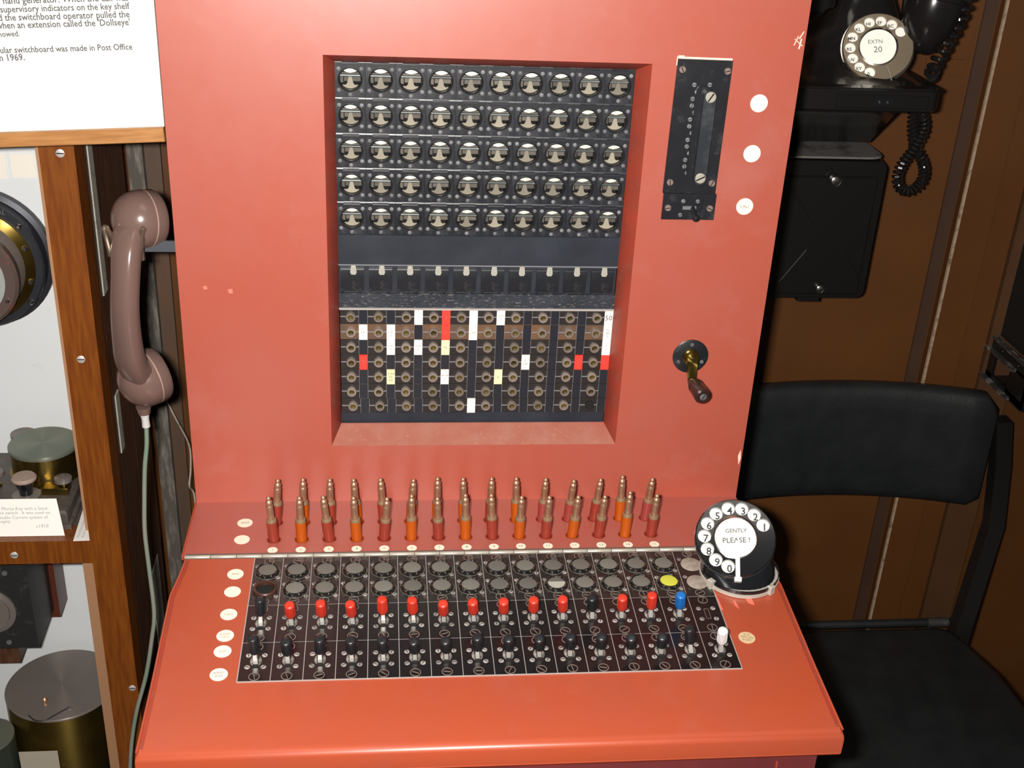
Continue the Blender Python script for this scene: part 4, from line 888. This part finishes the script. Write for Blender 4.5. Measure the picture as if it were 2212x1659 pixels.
pd = part('dial_housing', MB().lathe([(.0370, -.020), (.0375, -.008), (.0395, -.007), (.0395, -.0055), (.037, -.005)], 44), CHROME, PH, PM)
dial_plate(PM, pd, .0385, [33+24.2*i for i in range(10)], PHST, .0205, ['', 'BC', 'EF', 'HI', 'KL', 'MN', 'RS', 'UV', 'XY', '0'], INKB, .0052, (-.001, -.0012), holeR=.0060)
part('finger_stop', MB().box(-.0006, .0006, -.016, .006, .0006, .002).box(-.003, .003, -.020, -.014, -.004, .0014), CHROME, pd, PM @ TRN((.010, -.0290, 0)) @ Matrix.Rotation(R_(14), 4, 'Z'))
lettering('EXTN', INK, pd, PM @ TRN((-.003, .0055, .0008)), size=.0062); lettering('20', INK, pd, PM @ TRN((-.0005, -.0035, .0008)), size=.0095)
# its handset, lying across the cradle
rc = atY(2010, 30, .27); lc = atY(1756, -10, .27)
PHS = thing('black_handset', (xc, .27, cz+.02), 'black handset resting across the top of the wall telephone', 'handset')
for c_, nm, ln, R in ((atY(2018, 8, .27), 'mouthpiece_cup', .058, .034), (atY(1748, -30, .27), 'earpiece_cup', .036, .030)):
    dz = Vector((-.16 if R > .03 else .2, -.10, -1)).normalized()
    part(nm, MB().lathe([(R*.80, -.016), (R*1.0, -.013), (R*1.02, -.004), (R*.99, -.003), (R*.99, .000), (R*.96, .010), (R*.86, .024), (R*.66, ln*.66), (R*.42, ln*.85), (R*.15, ln*.93)], 36, axisM(c_, dz)), PHB, PHS)
part('handle', MB().tube(smoothpath([atY(1748, -50, .27), atY(1790, -110, .27), atY(1890, -130, .27), atY(1980, -110, .27), atY(2018, -30, .27)], 6), .011, 12), PHB, PHS)
hc = [(2105, -60, .25), (2092, -15, .25), (2078, 25, .25), (2062, 62, .255), (2044, 95, .26), (2028, 125, .265), (2016, 150, .27), (2010, 165, .28)]
part('coiled_cord', helix([atY(*p) for p in hc], 13, .0062, .0027, 10), PHB, PHS)
cc = [(1990, 240, .30), (1996, 262, .30), (1994, 285, .30), (1982, 308, .30), (1966, 332, .30), (1948, 356, .30), (1938, 385, .30), (1946, 408, .30), (1966, 412, .30), (1988, 396, .30), (1996, 368, .30), (1988, 340, .30), (1977, 318, .305), (1972, 295, .305), (1972, 270, .305), (1974, 240, .305)]
tag(part('hanging_coiled_cord', helix([atY(*p) for p in cc], 42, .0050, .0021, 9), PHB), 'black coiled cord hanging in a loop below the wall telephone', 'cord')
# wall shelf / bracket
s0 = atY(1925, 255, .24); s1 = atY(1885, 312, .30)
BR = part('wall_bracket', MB().add([(xl, PY+.02, zb), (s0.x, PY+.02, zb), (s0.x, WY-.001, zb), (xl, WY-.001, zb), (xl, .31, s1.z), (s1.x, .31, s1.z), (s1.x, WY-.001, s1.z), (xl, WY-.001, s1.z)],
          [(0, 1, 2, 3), (7, 6, 5, 4), (0, 4, 5, 1), (1, 5, 6, 2), (2, 6, 7, 3), (3, 7, 4, 0)]), PHB); tag(BR, 'black tapering wall bracket under the dial telephone', 'bracket')
# bell box
BY = .285
q0 = atY(1908, 352, BY); q1 = atY(1878, 646, BY); bxr = (q0.x+q1.x)/2; bl = bxr-.175
BX = thing('bell_box', ((bl+bxr)/2, .34, q1.z), 'black wall box with two cover screws and grey dusty top below telephone', 'box')
bb = MB().loft([[(p[0], BY+.004, p[1]) for p in rrect(bl, bxr, q1.z, q0.z, .010, 5)], [(p[0], BY+.020, p[1]) for p in rrect(bl-.001, bxr+.001, q1.z-.001, q0.z+.002, .010, 5)], [(p[0], WY-.001, p[1]) for p in rrect(bl-.001, bxr+.001, q1.z-.001, q0.z+.002, .010, 5)]])
part('box_body', bb, BOXB, BX)
zg = atY(1880, 322, BY+.045).z
part('box_top', MB().loft([rr3(bl, bxr, BY+.006, WY-.002, .022, q0.z+.0022), rr3(bl+.001, bxr-.001, BY+.008, WY-.002, .022, q0.z+.0040)]), GRYT, BX, label='grey dusty top of the box')
cv0 = atY(1893, 384, BY); cv1 = atY(1870, 640, BY); cxr = bxr-.009
part('cover', MB().cbox(bl+.008, cxr, cv1.z+.002, cv0.z, 0, .0035, .0016), BOXB, BX, faceM(0, 0, BY+.004))
for x, y, r_ in ((1803, 389, .0062), (1769, 622, .0052)):
    p = atY(x, y, BY); part('screw_recess', MB().lathe([(r_*1.35, 0), (r_*1.35, .0012), (r_*1.1, .0006)], 24), BOXB, BX, faceM(p.x, p.z, BY)); part('screw', MB().lathe([(r_*.8, 0), (r_*.75, .002), (r_*.4, .003)], 18), SILV, BX, faceM(p.x, p.z, BY-.0012))
for pts in (([1742, 540], [1682, 610]), ([1824, 540], [1862, 612]), ([1748, 472], [1712, 408]), ([1748, 472], [1742, 540])):
    P = [atY(x, y, BY) for x, y in pts]
    for p in P: p.y = BY+.0004
    part('cover_crease', MB().tube(P, .0008, 6), BOXB, BX)
tp_ = atY(1745, 655, BY); part('hinge_tab', MB().box(tp_.x-.014, tp_.x+.014, BY+.002, BY+.012, q1.z-.004, q1.z+.001), BOXB, BX)
a = atY(2000, 126, WY); b = atY(2080, 160, WY)
tag(part('wall_patch', MB().box(a.x, b.x, WY-.003, WY-.0003, b.z, a.z), BRN), 'small brown painted patch plate on the wall right of telephone', 'plate')

# ------------------------------------------------------------------ chair
ZSEAT = -.38
CH = thing('chair', (.52, .10, -ZS), 'black vinyl chair with low padded back standing right of the switchboard', 'chair')
bt = atY(2000, 846, .335).z; bb_ = atY(2000, 1075, .350).z; cxr = atY(2152, 900, .335).x; cxl = cxr-.43
rings = []; N = 22
for i in range(N+1):
    u = i/N; x = cxl+(cxr-cxl)*u; e = min(u, 1-u)*(cxr-cxl); k = 1 if e > .022 else math.sqrt(max(0, 1-(1-e/.022)**2))
    k = max(k, .02); yc = .345-.030*(1-(2*u-1)**2)*-1-.012; th = .018
    zc = (bt+bb_)/2+.000; hh_ = (bt-bb_)/2
    hz_t = hh_-.022*(1-k)-.004*(2*u-1)**2; hz_b = hh_-.010*(1-k)-.004*(1-(2*u-1)**2); ring = []
    for j in range(20):
        a = 2*PI*j/20; cc_, s2 = math.cos(a), math.sin(a); zz = (hz_t if s2 > 0 else hz_b)*math.copysign(abs(s2)**.45, s2)
        yy = th*k**.5*math.copysign(abs(cc_)**.6, cc_); ring.append((x, yc+yy-.10*zz*-1*.35, zc+zz))
    rings.append(ring)
part('backrest', MB().loft(rings), LEATH, CH, ang=60)
def post(pts, w_, d_):
    P = [Vector(p) for p in pts]; return MB().loft([[(p.x-w_, p.y-d_, p.z), (p.x+w_, p.y-d_, p.z), (p.x+w_, p.y+d_, p.z), (p.x-w_, p.y+d_, p.z)] for p in P])
pr = [atY(2163, 905, .345), atY(2160, 1000, .345), atY(2146, 1130, .335), atY(2082, 1330, .268), atY(2070, 1370, .262)]
pr.append(Vector((pr[-1].x+.01, .30, -ZS)))
part('rear_post', post(pr, .0115, .011), CHFR, CH)
dx_ = -(cxr-cxl)-.012
part('rear_post', post([Vector((max(p.x+dx_, .292), p.y, p.z)) for p in pr], .0115, .011), CHFR, CH)
s_a = atZ(2058, 1352, ZSEAT); s_b = atZ(1735, 1350, ZSEAT)
yr = (s_a.y+s_b.y)/2; sxr = s_a.x
e1 = atZ(2212, 1555, ZSEAT)
pol = [(.295, yr), (sxr-.02, yr), (sxr-.005, yr-.004), (sxr+.004, yr-.018), (sxr+.026, yr-.10), (e1.x+.02, e1.y-.01), (e1.x+.02, e1.y-.16), (e1.x-.0, e1.y-.20), (.33, e1.y-.20), (.298, e1.y-.16)]
def inset(pl, d):
    cx = sum(p[0] for p in pl)/len(pl); cy = sum(p[1] for p in pl)/len(pl); return [(x-math.copysign(d, x-cx), y-math.copysign(d, y-cy)) for x, y in pl]
part('seat', MB().loft([[(x, y, ZSEAT-.05) for x, y in pol], [(x, y, ZSEAT-.012) for x, y in pol], [(x, y, ZSEAT-.004) for x, y in inset(pol, .004)], [(x, y, ZSEAT) for x, y in inset(pol, .014)]]), LEATH, CH, ang=60)
part('seat_piping', MB().tube([(.295, yr+.004, ZSEAT+.000), (sxr-.01, yr+.004, ZSEAT+.000)], .006, 10), LEATH, CH)
part('tape_wrap', MB().tube([(sxr-.034, yr+.004, ZSEAT+.000), (sxr-.004, yr+.004, ZSEAT)], .0068, 10), mat('scuffed_tape', (.03, .03, .03), .5, dust=((.20, .19, .18), 150, .58)), CH)
part('seat_frame', MB().box(.30, sxr, yr-.38, yr-.004, ZSEAT-.075, ZSEAT-.05), CHFR, CH)
for x in (.31, sxr+.01): part('leg', MB().box(x-.011, x+.011, yr-.38, yr-.358, -ZS, ZSEAT-.052), CHFR, CH)

# ------------------------------------------------------------------ black wall unit at the right edge
bk1 = atY(2212, 456, WY-.002); bk2 = atY(2162, 700, WY-.002); ux = (bk1.x+bk2.x)/2
uz = atY(2150, 745, WY-.002).z
UN = thing('black_wall_unit', (ux+.12, .30, uz), 'black metal wall cabinet with a riveted slotted tray, right edge above chair', 'cabinet')
part('unit_body', MB().box(ux, ux+.25, .16, WY-.001, uz+.02, 1.1), mat('matt_black', (.004, .004, .004), .6), UN)
# riveted tray below, reaching towards the room
TB0 = atY(2140, 745, WY-.01); TB1 = atY(2124, 808, WY-.01); tz0 = TB1.z; tz1 = TB0.z; tx = (TB0.x+TB1.x)/2
fr = atZ(2195, 886, tz0-.0); ty = max(min(fr.y, .36), .16)
m = MB(); x1 = tx+.15; xs = tx
m.box(xs, xs+.003, ty, WY-.001, tz0, tz0+.010).box(xs, xs+.003, ty, WY-.001, tz1-.004, tz1+.012).box(xs, xs+.003, WY-.03, WY-.001, tz0, tz1).box(xs, xs+.003, ty, ty+.045, tz0, tz1)
m.box(xs, x1, ty, ty+.003, tz0, tz1+.012).box(xs, x1, ty, WY-.001, tz0-.002, tz0)
part('tray', m, BOXB, UN)
part('tray_lip', MB().box(xs-.006, xs, ty+.03, WY-.002, tz0-.001, tz0+.003).box(xs-.006, xs, ty+.03, WY-.002, tz1-.004, tz1), mat('dusty_black', (.03, .03, .03), .4, dust=((.22, .21, .19), 60, .5)), UN)
part('tray_flange', MB().box(xs-.002, xs+.004, ty, WY-.002, tz1+.012, tz1+.016), mat('dusty_black', (0, 0, 0)), UN)
for i in range(4): part('rivet', MB().lathe([(.0030, 0), (.0026, .001)], 10), BOXB, UN, axisM((xs, ty+.03+.045*i, tz1+.005), (-1, 0, 0)))
